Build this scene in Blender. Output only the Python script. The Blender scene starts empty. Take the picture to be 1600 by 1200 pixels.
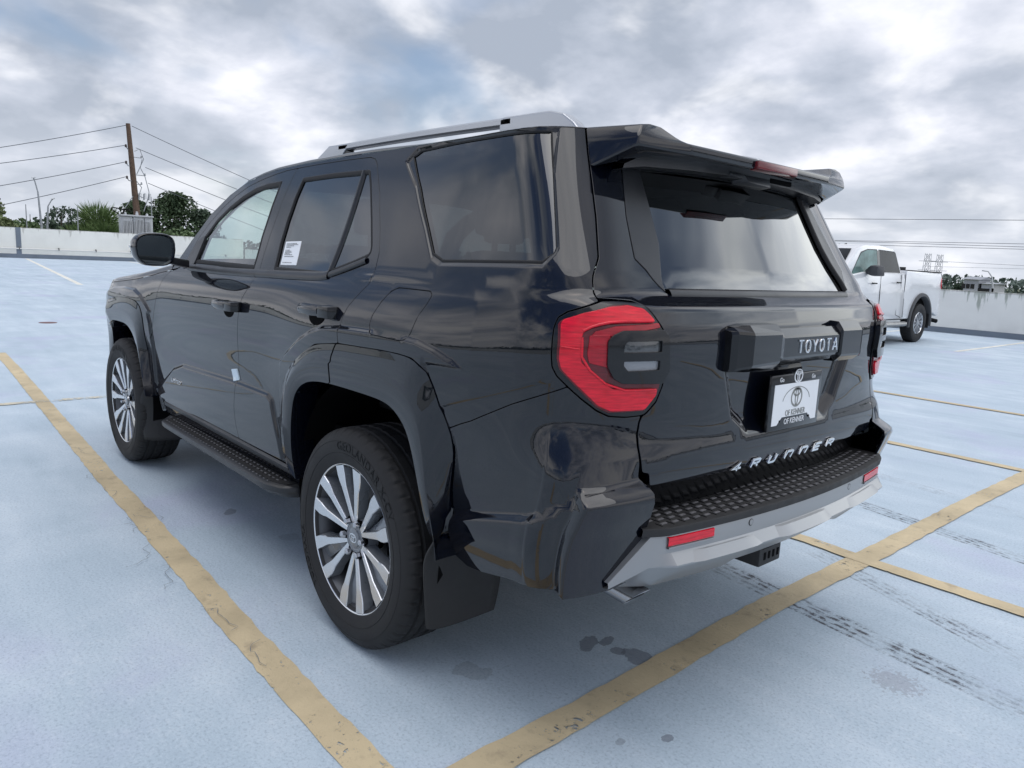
import bpy, bmesh, math, random
import numpy as np
from mathutils import Vector, Matrix
from mathutils.geometry import delaunay_2d_cdt

SC = bpy.context.scene
COL = SC.collection
R = math.radians
rng = random.Random(7)

# ------------------------------------------------------------------ camera
cam_d = bpy.data.cameras.new('camera')
cam = bpy.data.objects.new('camera', cam_d); COL.objects.link(cam)
cam_d.sensor_fit = 'HORIZONTAL'; cam_d.sensor_width = 36.0
cam_d.lens = 36.0 * 1167.5829 / 1600.0
cam_d.clip_start = 0.05; cam_d.clip_end = 6000
_yaw, _pit, _rol = R(-41.8664), R(-9.5338), R(2.7763)
_f = Vector((math.cos(_pit) * math.cos(_yaw), math.cos(_pit) * math.sin(_yaw), math.sin(_pit)))
_r = Vector((math.sin(_yaw), -math.cos(_yaw), 0)); _u = _r.cross(_f)
_r2 = _r * math.cos(_rol) + _u * math.sin(_rol); _u2 = _u * math.cos(_rol) - _r * math.sin(_rol)
cam.matrix_world = Matrix(((_r2.x, _u2.x, -_f.x, -2.2225), (_r2.y, _u2.y, -_f.y, 2.2315), (_r2.z, _u2.z, -_f.z, 1.3877), (0, 0, 0, 1)))
SC.camera = cam

# ------------------------------------------------------------------ exposure
SC.view_settings.view_transform = 'Standard'; SC.view_settings.look = 'None'
SC.view_settings.gamma = 1.0; SC.view_settings.exposure = 0.40
SC.cycles.max_bounces = 10; SC.cycles.transparent_max_bounces = 16
SC.cycles.use_denoising = True

# ------------------------------------------------------------------ sun (thin overcast)
SUN_DIR = Vector((-0.16, 0.10, 1.0)).normalized()      # towards the sun
sun_d = bpy.data.lights.new('sun', 'SUN'); sun_d.energy = 0.95; sun_d.angle = R(60); sun_d.color = (1.0, 0.99, 0.975)
sun = bpy.data.objects.new('sun', sun_d); COL.objects.link(sun)
sun.rotation_euler = SUN_DIR.to_track_quat('Z', 'Y').to_euler(); sun.location = (0, 0, 30)

# ------------------------------------------------------------------ node helper
class NT:
    def __init__(s, tree): s.t = tree; s.n = tree.nodes; s.l = tree.links
    def node(s, typ, **kw):
        n = s.n.new(typ)
        for k, v in kw.items():
            if k in ('operation', 'blend_type', 'data_type', 'noise_dimensions', 'feature', 'distance', 'sky_type', 'sun_disc',
                     'sun_elevation', 'sun_rotation', 'clamp', 'use_clamp', 'interpolation_type', 'vector_type', 'wave_type', 'bands_direction', 'normalize', 'gradient_type'):
                setattr(n, k, v)
        return n
    def link(s, a, b): s.l.new(a, b)
    def put(s, sock, v):
        if hasattr(v, 'is_linked') or hasattr(v, 'links'): s.l.new(v, sock)
        else: sock.default_value = v
    def math(s, op, a, b=None, c=None, clamp=False):
        n = s.node('ShaderNodeMath', operation=op); n.use_clamp = clamp
        s.put(n.inputs[0], a)
        if b is not None: s.put(n.inputs[1], b)
        if c is not None: s.put(n.inputs[2], c)
        return n.outputs[0]
    def vmath(s, op, a, b=None):
        n = s.node('ShaderNodeVectorMath', operation=op); s.put(n.inputs[0], a)
        if b is not None: s.put(n.inputs[1], b)
        return n.outputs[0]
    def noise(s, vec, scale=5, detail=4, rough=0.5, dist=0.0):
        n = s.node('ShaderNodeTexNoise'); s.put(n.inputs['Vector'], vec)
        n.inputs['Scale'].default_value = scale; n.inputs['Detail'].default_value = detail
        n.inputs['Roughness'].default_value = rough; n.inputs['Distortion'].default_value = dist
        return n.outputs['Fac']
    def ramp(s, fac, stops, interp='LINEAR'):
        n = s.node('ShaderNodeValToRGB'); s.put(n.inputs[0], fac); cr = n.color_ramp; cr.interpolation = interp
        while len(cr.elements) > 1: cr.elements.remove(cr.elements[0])
        cr.elements[0].position = stops[0][0]; cr.elements[0].color = tuple(stops[0][1]) + (1,) if len(stops[0][1]) == 3 else stops[0][1]
        for p, c in stops[1:]:
            e = cr.elements.new(p); e.color = tuple(c) + (1,) if len(c) == 3 else c
        return n.outputs[0]
    def map(s, v, a, b, c=0.0, d=1.0, smooth=True):
        n = s.node('ShaderNodeMapRange'); n.interpolation_type = 'SMOOTHSTEP' if smooth else 'LINEAR'
        s.put(n.inputs[0], v); n.inputs[1].default_value = a; n.inputs[2].default_value = b
        n.inputs[3].default_value = c; n.inputs[4].default_value = d
        return n.outputs[0]
    def mix(s, fac, a, b, blend='MIX'):
        n = s.node('ShaderNodeMix', data_type='RGBA', blend_type=blend); s.put(n.inputs[0], fac)
        for sock, v in ((n.inputs[6], a), (n.inputs[7], b)):
            if isinstance(v, tuple): sock.default_value = v + (1,) if len(v) == 3 else v
            else: s.l.new(v, sock)
        return n.outputs[2]
    def sep(s, v):
        n = s.node('ShaderNodeSeparateXYZ'); s.put(n.inputs[0], v); return n.outputs
    def comb(s, x, y, z):
        n = s.node('ShaderNodeCombineXYZ'); s.put(n.inputs[0], x); s.put(n.inputs[1], y); s.put(n.inputs[2], z); return n.outputs[0]
    def coord(s, which='Object'): return s.node('ShaderNodeTexCoord').outputs[which]
    def bump(s, h, strength=0.3, dist=0.01):
        n = s.node('ShaderNodeBump'); s.put(n.inputs['Height'], h); n.inputs['Strength'].default_value = strength
        n.inputs['Distance'].default_value = dist; return n.outputs[0]

# ------------------------------------------------------------------ world: broken cloud over a pale blue sky
W = bpy.data.worlds.new('World'); SC.world = W; W.use_nodes = True
w = NT(W.node_tree); w.n.clear()
g = w.coord('Generated')
sx, sy, sz = w.sep(g)[0:3]
zc = w.math('MAXIMUM', sz, 0.0)
den = w.math('ADD', zc, 0.34)
px = w.math('DIVIDE', sx, den); py = w.math('DIVIDE', sy, den)
pv = w.comb(px, py, 0.35)
n_big = w.noise(pv, 1.15, 3, 0.45, 0.2)
n_mid = w.noise(w.vmath('ADD', pv, (3.1, 7.7, 1.3)), 2.5, 6, 0.52, 0.12)
n_fin = w.noise(w.vmath('ADD', pv, (9.1, 1.7, 4.3)), 8.0, 5, 0.55, 0.15)
dens = w.math('ADD', w.math('MULTIPLY', n_big, 0.50), w.math('ADD', w.math('MULTIPLY', n_mid, 0.40), w.math('MULTIPLY', n_fin, 0.10)))
cloud = w.ramp(dens, [(0.41, (0.98, 0.98, 1.0)), (0.45, (0.82, 0.83, 0.89)), (0.49, (0.64, 0.665, 0.745)), (0.535, (0.475, 0.515, 0.60)), (0.59, (0.34, 0.385, 0.465))])
wisp = w.math('MULTIPLY', w.map(w.noise(w.vmath('ADD', pv, (1.2, 5.2, 2.3)), 3.3, 5, 0.5, 0.2), 0.50, 0.70), 0.60)
cloud = w.mix(wisp, cloud, (0.96, 0.96, 0.99))
nsky = w.node('ShaderNodeTexSky', sky_type='NISHITA', sun_disc=False)
nsky.sun_elevation = math.asin(SUN_DIR.z); nsky.sun_rotation = math.atan2(SUN_DIR.x, SUN_DIR.y)
nsky.air_density = 1.0; nsky.dust_density = 2.0; nsky.ozone_density = 1.5
gap_n = w.noise(w.vmath('ADD', pv, (4.0000, 2.0000, 0.0)), 1.6, 4, 0.5, 0.3)
hz = w.map(sz, 0.0, 0.30, 0.0, 1.0)
# an opening in the cloud high over the near left side of the deck
dt = w.node('ShaderNodeVectorMath', operation='DOT_PRODUCT'); w.link(g, dt.inputs[0]); dt.inputs[1].default_value = (0.05, 0.78, 0.62)
gap_n = w.math('ADD', gap_n, w.map(dt.outputs['Value'], 0.72, 0.96, -0.03, 0.20))
gap = w.math('MULTIPLY', w.map(gap_n, 0.52, 0.66), w.math('ADD', 0.25, w.math('MULTIPLY', hz, 0.65)))
# clouds are brighter and flatter near the horizon
cloud = w.mix(w.map(sz, 0.0, 0.20, 0.45, 0.0), cloud, (0.68, 0.71, 0.76))
blu = w.mix(1.0, nsky.outputs[0], (0.105, 0.105, 0.105), 'MULTIPLY')
# unseen brighter cloud added low on the right for the rear window to reflect
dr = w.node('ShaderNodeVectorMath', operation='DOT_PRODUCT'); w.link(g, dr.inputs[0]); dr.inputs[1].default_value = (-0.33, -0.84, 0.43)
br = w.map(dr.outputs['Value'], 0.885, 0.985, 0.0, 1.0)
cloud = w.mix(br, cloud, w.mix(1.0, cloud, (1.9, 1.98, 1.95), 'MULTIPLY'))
# heavier cloud behind the viewer
db = w.node('ShaderNodeVectorMath', operation='DOT_PRODUCT'); w.link(g, db.inputs[0]); db.inputs[1].default_value = (-0.75, 0.62, 0.20)
cloud = w.mix(w.map(db.outputs['Value'], 0.35, 0.95, 0.0, 0.55), cloud, w.mix(1.0, cloud, (0.55, 0.59, 0.68), 'MULTIPLY'))
blu = w.mix(w.map(dt.outputs['Value'], 0.75, 0.95), blu, w.mix(1.0, blu, (0.34, 0.44, 0.62), 'MULTIPLY'))      # deeper blue high overhead
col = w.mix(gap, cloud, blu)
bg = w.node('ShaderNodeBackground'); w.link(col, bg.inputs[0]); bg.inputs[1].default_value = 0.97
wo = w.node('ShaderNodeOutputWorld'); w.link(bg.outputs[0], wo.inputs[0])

# ------------------------------------------------------------------ materials
def mat(name, base=(0.5, 0.5, 0.5), rough=0.5, metal=0.0, coat=0.0, coat_rough=0.03, spec=0.5, var=0.0, vscale=8, bump=0.0, bscale=60, emis=None, dust=0.0, bdist=0.002):
    m = bpy.data.materials.new(name); m.use_nodes = True
    t = NT(m.node_tree); b = t.n['Principled BSDF']
    b.inputs['Base Color'].default_value = tuple(base) + (1,)
    b.inputs['Roughness'].default_value = rough; b.inputs['Metallic'].default_value = metal
    b.inputs['Coat Weight'].default_value = coat; b.inputs['Coat Roughness'].default_value = coat_rough
    b.inputs['Specular IOR Level'].default_value = spec
    co = t.coord('Object')
    if var > 0:
        f = t.noise(co, vscale, 5, 0.6)
        lo = tuple(max(0, c * (1 - var)) for c in base); hi = tuple(min(1, c * (1 + var)) for c in base)
        t.link(t.ramp(f, [(0.3, lo), (0.7, hi)]), b.inputs['Base Color'])
        t.link(t.map(f, 0.3, 0.7, max(0.0, rough * 0.85), min(1, rough * 1.15)), b.inputs['Roughness'])
    if dust > 0:
        f2 = t.noise(co, 170, 3, 0.7)
        t.link(t.map(f2, 0.45, 0.8, coat_rough, coat_rough + dust), b.inputs['Coat Roughness'])
    if bump > 0:
        t.link(t.bump(t.noise(co, bscale, 3, 0.6), bump, bdist), b.inputs['Normal'])
    if emis: b.inputs['Emission Color'].default_value = tuple(emis) + (1,); b.inputs['Emission Strength'].default_value = 1
    return m

def glass_mat(name, tint, ior=1.5, rough=0.0):
    m = bpy.data.materials.new(name); m.use_nodes = True
    t = NT(m.node_tree); t.n.clear()
    tr = t.node('ShaderNodeBsdfTransparent'); tr.inputs[0].default_value = tuple(tint) + (1,)
    gl = t.node('ShaderNodeBsdfGlossy'); gl.inputs['Roughness'].default_value = rough; gl.inputs[0].default_value = (1, 1, 1, 1)
    lw = t.node('ShaderNodeLayerWeight'); lw.inputs['Blend'].default_value = 0.5
    f0 = ((ior - 1) / (ior + 1)) ** 2; cosn = t.math('SUBTRACT', 1.0, lw.outputs['Facing'])      # works from both sides of the pane
    k = t.math('MULTIPLY', t.math('ADD', f0, t.math('MULTIPLY', t.math('POWER', t.math('SUBTRACT', 1.0, cosn, clamp=True), 5.0), 1 - f0)), 1.85, clamp=True)
    mx = t.node('ShaderNodeMixShader'); t.link(k, mx.inputs[0]); t.link(tr.outputs[0], mx.inputs[1]); t.link(gl.outputs[0], mx.inputs[2])
    o = t.node('ShaderNodeOutputMaterial'); t.link(mx.outputs[0], o.inputs[0])
    return m

M = {}
M['paint'] = mat('black_blue_tint_paint', (0.002, 0.0028, 0.006), 0.5, 0.0, 1.0, 0.0, spec=0.03, dust=0.006)
# metallic flake with reflected sky blue put into its colour; slight orange peel
_t = NT(M['paint'].node_tree); _b = _t.n['Principled BSDF']
_b.inputs['Coat IOR'].default_value = 1.60
_co = _t.coord('Object')
_t.link(_t.bump(_t.noise(_co, 55, 2, 0.5), 0.03, 0.0004), _b.inputs['Coat Normal'])
_t.link(_t.ramp(_t.noise(_co, 420, 2, 0.5), [(0.45, (0.0008, 0.0015, 0.0042)), (0.74, (0.0028, 0.0048, 0.0125))]), _b.inputs['Base Color'])
M['gloss_black'] = mat('gloss_black_plastic', (0.005, 0.0055, 0.007), 0.16, 0, 0.35, 0.03, spec=0.35)
M['satin_black'] = mat('satin_black_trim', (0.018, 0.019, 0.022), 0.34, var=0.15, bump=0.15, bscale=500, bdist=0.0005)
M['matte_black'] = mat('matte_black_plastic', (0.016, 0.016, 0.017), 0.62, var=0.25, vscale=20, bump=0.25, bscale=700, bdist=0.0006)
M['rubber'] = mat('tyre_rubber', (0.021, 0.021, 0.022), 0.72, var=0.3, vscale=9, bump=0.2, bscale=240, bdist=0.001, spec=0.35)
M['seal'] = mat('rubber_seal', (0.008, 0.008, 0.009), 0.55, spec=0.3)
M['void'] = mat('dark_liner', (0.004, 0.004, 0.0045), 0.95, var=0.3, spec=0.08)
M['under'] = mat('underbody_black', (0.008, 0.008, 0.009), 0.8, var=0.4, vscale=6, spec=0.2)
M['silver'] = mat('satin_silver_paint', (0.33, 0.335, 0.34), 0.36, 0.6, 0.2, 0.2)
M['rail'] = mat('rail_silver', (0.47, 0.49, 0.52), 0.30, 0.6, 0.3, 0.15)
M['chrome'] = mat('bright_chrome', (0.80, 0.81, 0.83), 0.08, 1.0)
M['machined'] = mat('machined_alloy', (0.74, 0.75, 0.77), 0.24, 0.9, 0.3, 0.05, bump=0.05, bscale=300, bdist=0.0004)
M['rimgrey'] = mat('rim_dark_grey_paint', (0.20, 0.215, 0.235), 0.30, 0.3, 0.5, 0.08, var=0.1)
M['barrel'] = mat('rim_barrel_grey', (0.10, 0.105, 0.115), 0.38, 0.6)
M['steel'] = mat('brake_steel', (0.30, 0.30, 0.30), 0.38, 1.0, var=0.25, vscale=20)
M['nut'] = mat('lug_chrome', (0.55, 0.56, 0.58), 0.2, 1.0)
M['glass_clear'] = glass_mat('front_door_glass', (0.80, 0.91, 0.86))
M['glass_dark'] = glass_mat('privacy_glass', (0.030, 0.036, 0.038), 1.65)
M['mirror'] = mat('mirror_glass', (0.30, 0.35, 0.37), 0.02, 1.0)
M['red_lens'] = mat('red_lens', (0.66, 0.006, 0.024), 0.25, 0, 0.45, 0.02, spec=0.3)
M['red_dark'] = mat('dark_red_lens', (0.13, 0.004, 0.010), 0.2, 0, 0.6, 0.02, spec=0.3)
M['red_mid'] = mat('mid_red_lens', (0.36, 0.006, 0.018), 0.25, 0, 0.45, 0.02, spec=0.3)
for k_ in ('red_lens', 'red_mid', 'red_dark'):
    _t = NT(M[k_].node_tree); _b = _t.n['Principled BSDF']; _c = tuple(_b.inputs['Base Color'].default_value)[:3]
    _s = _t.sep(_t.coord('Object'))
    _wv = _t.math('SINE', _t.math('MULTIPLY', _s[2], 900.0))
    _nn = _t.noise(_t.vmath('MULTIPLY', _t.coord('Object'), (6, 6, 60)), 3, 3, 0.6)
    _t.link(_t.ramp(_t.math('ADD', _t.math('MULTIPLY', _wv, 0.03), _nn), [(0.3, tuple(c * 0.72 for c in _c)), (0.7, tuple(min(1, c * 1.25) for c in _c))]), _b.inputs['Base Color'])
M['clear_lens'] = mat('clear_lens', (0.24, 0.25, 0.27), 0.10, 0.1, 1.0, 0.02, bump=0.8, bscale=160, bdist=0.002)
M['smoke_lens'] = mat('smoked_lens', (0.06, 0.065, 0.07), 0.08, 0, 1.0, 0.02, var=0.2, vscale=60)
M['white_plate'] = mat('white_plate', (0.80, 0.81, 0.82), 0.35, 0, 0.2)
M['plate_grey'] = mat('plate_grey_ink', (0.23, 0.235, 0.22), 0.5)
M['white_ink'] = mat('white_ink', (0.78, 0.79, 0.80), 0.4)
M['paper'] = mat('sticker_paper', (0.82, 0.84, 0.86), 0.6)
M['ink'] = mat('black_ink', (0.03, 0.03, 0.035), 0.5)
M['seat'] = mat('seat_black', (0.020, 0.020, 0.021), 0.6, var=0.2, bump=0.2)
M['cabin'] = mat('cabin_grey', (0.06, 0.062, 0.065), 0.8, var=0.1)
M['headliner'] = mat('headliner_grey', (0.16, 0.16, 0.165), 0.9, var=0.05)
M['clear_guard'] = mat('clear_door_guard', (0.55, 0.66, 0.74), 0.15, 0, 0.8)
M['tyre_text'] = mat('tyre_lettering', (0.003, 0.003, 0.0035), 0.5, spec=.2)
M['orange'] = mat('red_orange_clip', (0.6, 0.06, 0.02), 0.5)
M['exhaust'] = mat('exhaust_steel', (0.33, 0.33, 0.34), 0.22, 1.0, var=0.2)

# ------------------------------------------------------------------ object helpers
def tag(o, label=None, cat=None, group=None, kind=None):
    if label: o['label'] = label
    if cat: o['category'] = cat
    if group: o['group'] = group
    if kind: o['kind'] = kind
    return o

def empty(name, loc=(0, 0, 0), rz=0.0, **k):
    o = bpy.data.objects.new(name, None); COL.objects.link(o); o.location = loc; o.rotation_euler = (0, 0, rz)
    o.empty_display_size = 0.2
    return tag(o, **k)

def mk(name, V, F, m, parent=None, smooth=True, side=1, N=None, mats=None, mi=None, sharp=None):
    V = np.array(V, float).reshape(-1, 3)
    if side < 0:
        V = V * np.array((1, -1, 1)); F = [tuple(reversed(f)) for f in F]
        if N is not None: N = np.array(N) * np.array((1, -1, 1))
    me = bpy.data.meshes.new(name)
    me.from_pydata(V.tolist(), [], [tuple(int(i) for i in f) for f in F])
    for mm in (mats or [m]): me.materials.append(mm)
    if mi is not None: me.polygons.foreach_set('material_index', np.array(mi, dtype=np.int32))
    me.polygons.foreach_set('use_smooth', np.full(len(me.polygons), smooth, dtype=bool))
    me.update()
    if N is not None: me.normals_split_custom_set_from_vertices([tuple(n) for n in N])
    elif smooth and sharp: 
        me.set_sharp_from_angle(angle=R(sharp))
    o = bpy.data.objects.new(name, me); COL.objects.link(o)
    if parent: o.parent = parent
    return o

class MB:
    """collects simple shapes; build() links them as one mesh object"""
    def __init__(s): s.V = []; s.F = []; s.MI = []; s.mi = 0
    def add(s, V, F):
        b = len(s.V); s.V += [tuple(v) for v in V]; s.F += [tuple(i + b for i in f) for f in F]; s.MI += [s.mi] * len(F); return s
    def box(s, a, b, bev=0.0):
        a = np.minimum(a, b) if False else np.array(a, float); b = np.array(b, float)
        lo = np.minimum(a, b); hi = np.maximum(a, b)
        bm = bmesh.new(); bmesh.ops.create_cube(bm, size=1.0)
        for v in bm.verts: v.co = Vector(((lo[0] + hi[0]) / 2 + v.co.x * (hi[0] - lo[0]), (lo[1] + hi[1]) / 2 + v.co.y * (hi[1] - lo[1]), (lo[2] + hi[2]) / 2 + v.co.z * (hi[2] - lo[2])))
        if bev > 0: bmesh.ops.bevel(bm, geom=bm.edges[:], offset=bev, segments=2, affect='EDGES', profile=0.6)
        bm.verts.index_update(); V = [tuple(v.co) for v in bm.verts]; F = [tuple(v.index for v in f.verts) for f in bm.faces]; bm.free()
        return s.add(V, F)
    def hull(s, pts, bev=0.0, seg=2):
        bm = bmesh.new()
        for p in pts: bm.verts.new(p)
        bmesh.ops.convex_hull(bm, input=bm.verts[:])
        bmesh.ops.dissolve_limit(bm, angle_limit=R(2), verts=bm.verts[:], edges=bm.edges[:])
        if bev > 0: bmesh.ops.bevel(bm, geom=bm.edges[:], offset=bev, segments=seg, affect='EDGES', profile=0.6)
        bm.verts.index_update(); V = [tuple(v.co) for v in bm.verts]; F = [tuple(v.index for v in f.verts) for f in bm.faces]; bm.free()
        return s.add(V, F)
    def tube(s, pts, rad, n=8, cap=True):
        pts = [Vector(p) for p in pts]; rings = []
        if not hasattr(rad, '__len__'): rad = [rad] * len(pts)
        V = []
        up = Vector((0, 0, 1))
        for i, p in enumerate(pts):
            d = (pts[min(i + 1, len(pts) - 1)] - pts[max(i - 1, 0)]).normalized()
            a = d.cross(up)
            if a.length < 1e-3: a = d.cross(Vector((1, 0, 0)))
            a.normalize(); b = a.cross(d).normalized()
            for k in range(n):
                t = 2 * math.pi * k / n; V.append(p + a * math.cos(t) * rad[i] + b * math.sin(t) * rad[i])
        F = [(i * n + k, i * n + (k + 1) % n, (i + 1) * n + (k + 1) % n, (i + 1) * n + k) for i in range(len(pts) - 1) for k in range(n)]
        if cap: F += [tuple(range(n - 1, -1, -1)), tuple(range((len(pts) - 1) * n, len(pts) * n))]
        return s.add(V, F)
    def loft(s, rows, closed=False, flip=False, cap=False):
        n = len(rows[0]); V = [p for r_ in rows for p in r_]; m = n if closed else n - 1
        F = [(i * n + k, i * n + (k + 1) % n, (i + 1) * n + (k + 1) % n, (i + 1) * n + k) for i in range(len(rows) - 1) for k in range(m)]
        if cap: F += [tuple(range(n - 1, -1, -1)), tuple(range((len(rows) - 1) * n, len(rows) * n))]
        if flip: F = [tuple(reversed(f)) for f in F]
        return s.add(V, F)
    def lathe(s, prof, n=48, cx=0, cy=0, cz=0, axis='y'):
        """prof = [(radius, along)]"""
        rows = []
        for k in range(n):
            t = 2 * math.pi * k / n
            rows.append([(cx + r_ * math.cos(t), cy + a, cz + r_ * math.sin(t)) if axis == 'y' else ((cx + a, cy + r_ * math.cos(t), cz + r_ * math.sin(t)) if axis == 'x' else (cx + r_ * math.cos(t), cy + r_ * math.sin(t), cz + a)) for r_, a in prof])
        rows.append(rows[0]); return s.loft(rows)
    def build(s, name, m, parent=None, smooth=False, side=1, sharp=35, mats=None):
        o = mk(name, s.V, s.F, m, parent, smooth, side, sharp=sharp if smooth else None, mats=mats, mi=s.MI if mats else None)
        return o

def fix_normals(o):
    bm = bmesh.new(); bm.from_mesh(o.data); bmesh.ops.remove_doubles(bm, verts=bm.verts[:], dist=1e-5)
    bmesh.ops.recalc_face_normals(bm, faces=bm.faces[:]); bm.to_mesh(o.data); bm.free(); return o

_fontcache = {}
def text_mesh(txt, size=1.0, ext=0.0, res=3, space=1.0):
    """returns V (n,3) centred, in the plane x right, y up, z towards the reader"""
    key = (txt, size, ext, space)
    if key in _fontcache: return _fontcache[key]
    c = bpy.data.curves.new('lettering', 'FONT'); c.body = txt; c.size = size; c.extrude = ext; c.resolution_u = res; c.space_character = space
    c.align_x = 'CENTER'; c.align_y = 'CENTER'
    o = bpy.data.objects.new('lettering', c); COL.objects.link(o)
    dg = bpy.context.evaluated_depsgraph_get(); me = bpy.data.meshes.new_from_object(o.evaluated_get(dg))
    bm = bmesh.new(); bm.from_mesh(me); bmesh.ops.triangulate(bm, faces=bm.faces[:]); bm.verts.index_update()
    V = np.array([tuple(v.co) for v in bm.verts]); F = [tuple(v.index for v in f.verts) for f in bm.faces]; bm.free()
    bpy.data.objects.remove(o, do_unlink=True); bpy.data.meshes.remove(me); bpy.data.curves.remove(c)
    _fontcache[key] = (V, F); return V, F

def ring2d(rx, ry, w, cx=0, cy=0, n=40, ext=0.002, skew=0.0):
    """flat elliptical ring with thickness"""
    V = []; F = []
    for k in range(n):
        t = 2 * math.pi * k / n; c, s_ = math.cos(t), math.sin(t)
        for q, z in ((1, 0), (1, ext), (-1, ext), (-1, 0)):
            V.append((cx + (rx + q * w / 2) * c, cy + (ry + q * w / 2) * s_, z))
    for k in range(n):
        a = 4 * k; b = 4 * ((k + 1) % n)
        for j in range(4): F.append((a + j, b + j, b + (j + 1) % 4, a + (j + 1) % 4))
    return V, F

def emblem_mesh(sc, ext=0.002, w=0.10):
    """three interlocking ellipses"""
    V = []; F = []
    for rx, ry, cx, cy, ww in ((1.0, 0.68, 0, 0, w * 1.2), (0.62, 0.24, 0, 0.36, w), (0.24, 0.62, 0, 0.02, w)):
        v, f = ring2d(rx * sc, ry * sc, ww * sc, cx * sc, cy * sc, ext=ext); b = len(V)
        V += v; F += [tuple(i + b for i in q) for q in f]
    return np.array(V), F

# ------------------------------------------------------------------ body surface of the car: P(u, v)
# u runs along the side (u = x between the axles), round the rear corner to the centre of the tailgate; v is height
def _pchip(xs,ys):
    xs=np.array(xs,float);ys=np.array(ys,float);h=np.diff(xs);d=np.diff(ys)/h
    m=np.zeros_like(ys);m[0]=d[0];m[-1]=d[-1]
    for i in range(1,len(xs)-1):
        if d[i-1]*d[i]>0:
            w1=2*h[i]+h[i-1];w2=h[i]+2*h[i-1];m[i]=(w1+w2)/(w1/d[i-1]+w2/d[i])
    def f(x):
        x=np.clip(x,xs[0],xs[-1]);k=np.clip(np.searchsorted(xs,x)-1,0,len(xs)-2)
        t=(x-xs[k])/h[k]
        return ys[k]*(1+2*t)*(1-t)**2+m[k]*h[k]*t*(1-t)**2+ys[k+1]*t*t*(3-2*t)+m[k+1]*h[k]*t*t*(t-1)
    return f
def ss(a,b,x):
    t=np.clip((x-a)/(b-a),0,1);return t*t*(3-2*t)
# rear centre line, nose centre line
XR=_pchip([.40,.60,.70,.78,.835,.875,.925,.96,1.08,1.18,1.23,1.275,1.31,1.36,1.72,1.80],
          [-1.0,-1.02,-1.04,-1.065,-1.0765,-1.0765,-1.0685,-1.0675,-1.0725,-1.075,-1.068,-1.042,-.985,-.950,-.755,-.715])
XF=_pchip([.3,.5,.9,1.05,1.15,1.22,1.8],[3.60,3.70,3.72,3.70,3.62,3.45,3.0])
# side profile vs height over the belt
WT=_pchip([-.90,-.82,-.74,-.66,-.55,-.42,-.30,-.20,-.12,-.065,-.025,.0,.02,.44,.50,.56],
          [.86,.895,.918,.930,.937,.942,.948,.951,.946,.934,.915,.896,.886,.742,.722,.70])
_CO=np.array([(.45,1),(.30,.994),(.215,.976),(.152,.940),(.10,.885),(.063,.80),(.04,.69),(.024,.56),(.012,.42),(.004,.22),(0,0)])
_cu=-.65-np.concatenate([[0],np.cumsum(np.hypot(np.diff(_CO[:,0]),.95*np.diff(_CO[:,1])))])
UEND=float(_cu[-1])
_CP=np.array([(.45,1),(.30,1.004),(.21,1.006),(.145,.998),(.097,.968),(.062,.900),(.038,.785),(.022,.62),(.011,.44),(.003,.22),(0,0)])
_cx2=_pchip(_cu[::-1],_CP[::-1,0]);_cy2=_pchip(_cu[::-1],_CP[::-1,1])
_cx=_pchip(_cu[::-1],_CO[::-1,0]);_cy=_pchip(_cu[::-1],_CO[::-1,1])
_FO=np.array([(.55,1),(.42,.985),(.32,.95),(.22,.88),(.14,.78),(.08,.62),(.04,.42),(.01,.2),(0,0)])
_fu=3.15+np.concatenate([[0],np.cumsum(np.hypot(np.diff(_FO[:,0]),.95*np.diff(_FO[:,1])))])
UFRONT=float(_fu[-1])
_fx=_pchip(_fu,_FO[:,0]);_fy=_pchip(_fu,_FO[:,1])
def zbelt(x): return 1.262-.030*(x-1.0)
def sidew(x,z):
    t=z-zbelt(x)
    w=WT(t)
    # plan taper of the greenhouse towards the tail and of the nose
    g=ss(0,.45,t)
    w=w-g*(-.022*ss(.2,-.9,x)+.03*ss(1.0,2.4,x))
    w=w-.015*ss(-.3,-1.0,x)
    w=w-.02*ss(2.6,3.4,x)
    # haunches over the wheels
    b=lambda c,s:np.exp(-((x-c)/s)**4)
    w=w+.024*b(-.05,.62)*np.exp(-((t+.26)/.17)**4)
    w=w+.024*b(2.86,.52)*np.exp(-((t+.26)/.17)**4)
    # hollow of the doors between shoulder and sill
    d=b(1.4,.78)
    w=w-.010*d*np.exp(-((t+.42)/.12)**2)
    return w
def P(u,z):
    u=np.asarray(u,float);z=np.asarray(z,float);u,z=np.broadcast_arrays(u,z)
    xr=XR(z);xf=XF(z)
    k=ss(.35,-.65,u);kf=ss(2.3,3.15,u)
    xs=u+k*(xr+1.07)+.03*ss(-.35,-.65,u)+kf*(xf-3.70)
    gq=np.maximum(ss(1.24,1.36,z),ss(1.0,.82,z))
    cx=_cx(u)*(1-gq)+_cx2(u)*gq;cy=_cy(u)*(1-gq)+_cy2(u)*gq
    x=np.where(u<-.65,xr+cx,np.where(u>3.15,xf-_fx(u),xs))
    w=sidew(x,z)
    y=w*np.where(u<-.65,cy,np.where(u>3.15,_fy(u),1.0))
    return np.stack([x,y,z],-1)
def PN(u,z,e=2e-3):
    a=P(np.asarray(u)+e,z)-P(np.asarray(u)-e,z);b=P(u,np.asarray(z)+e)-P(u,np.asarray(z)-e)
    n=np.cross(b,a);n/=np.linalg.norm(n,axis=-1,keepdims=True)+1e-12
    return n
UC = UEND
def P2(u, z):
    """both halves: u beyond the centre line of the tailgate continues on the right"""
    u = np.asarray(u, float); far = u < UC
    p = P(np.where(far, 2 * UC - u, u), z); p[..., 1] = np.where(far, -p[..., 1], p[..., 1]); return p

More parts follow.
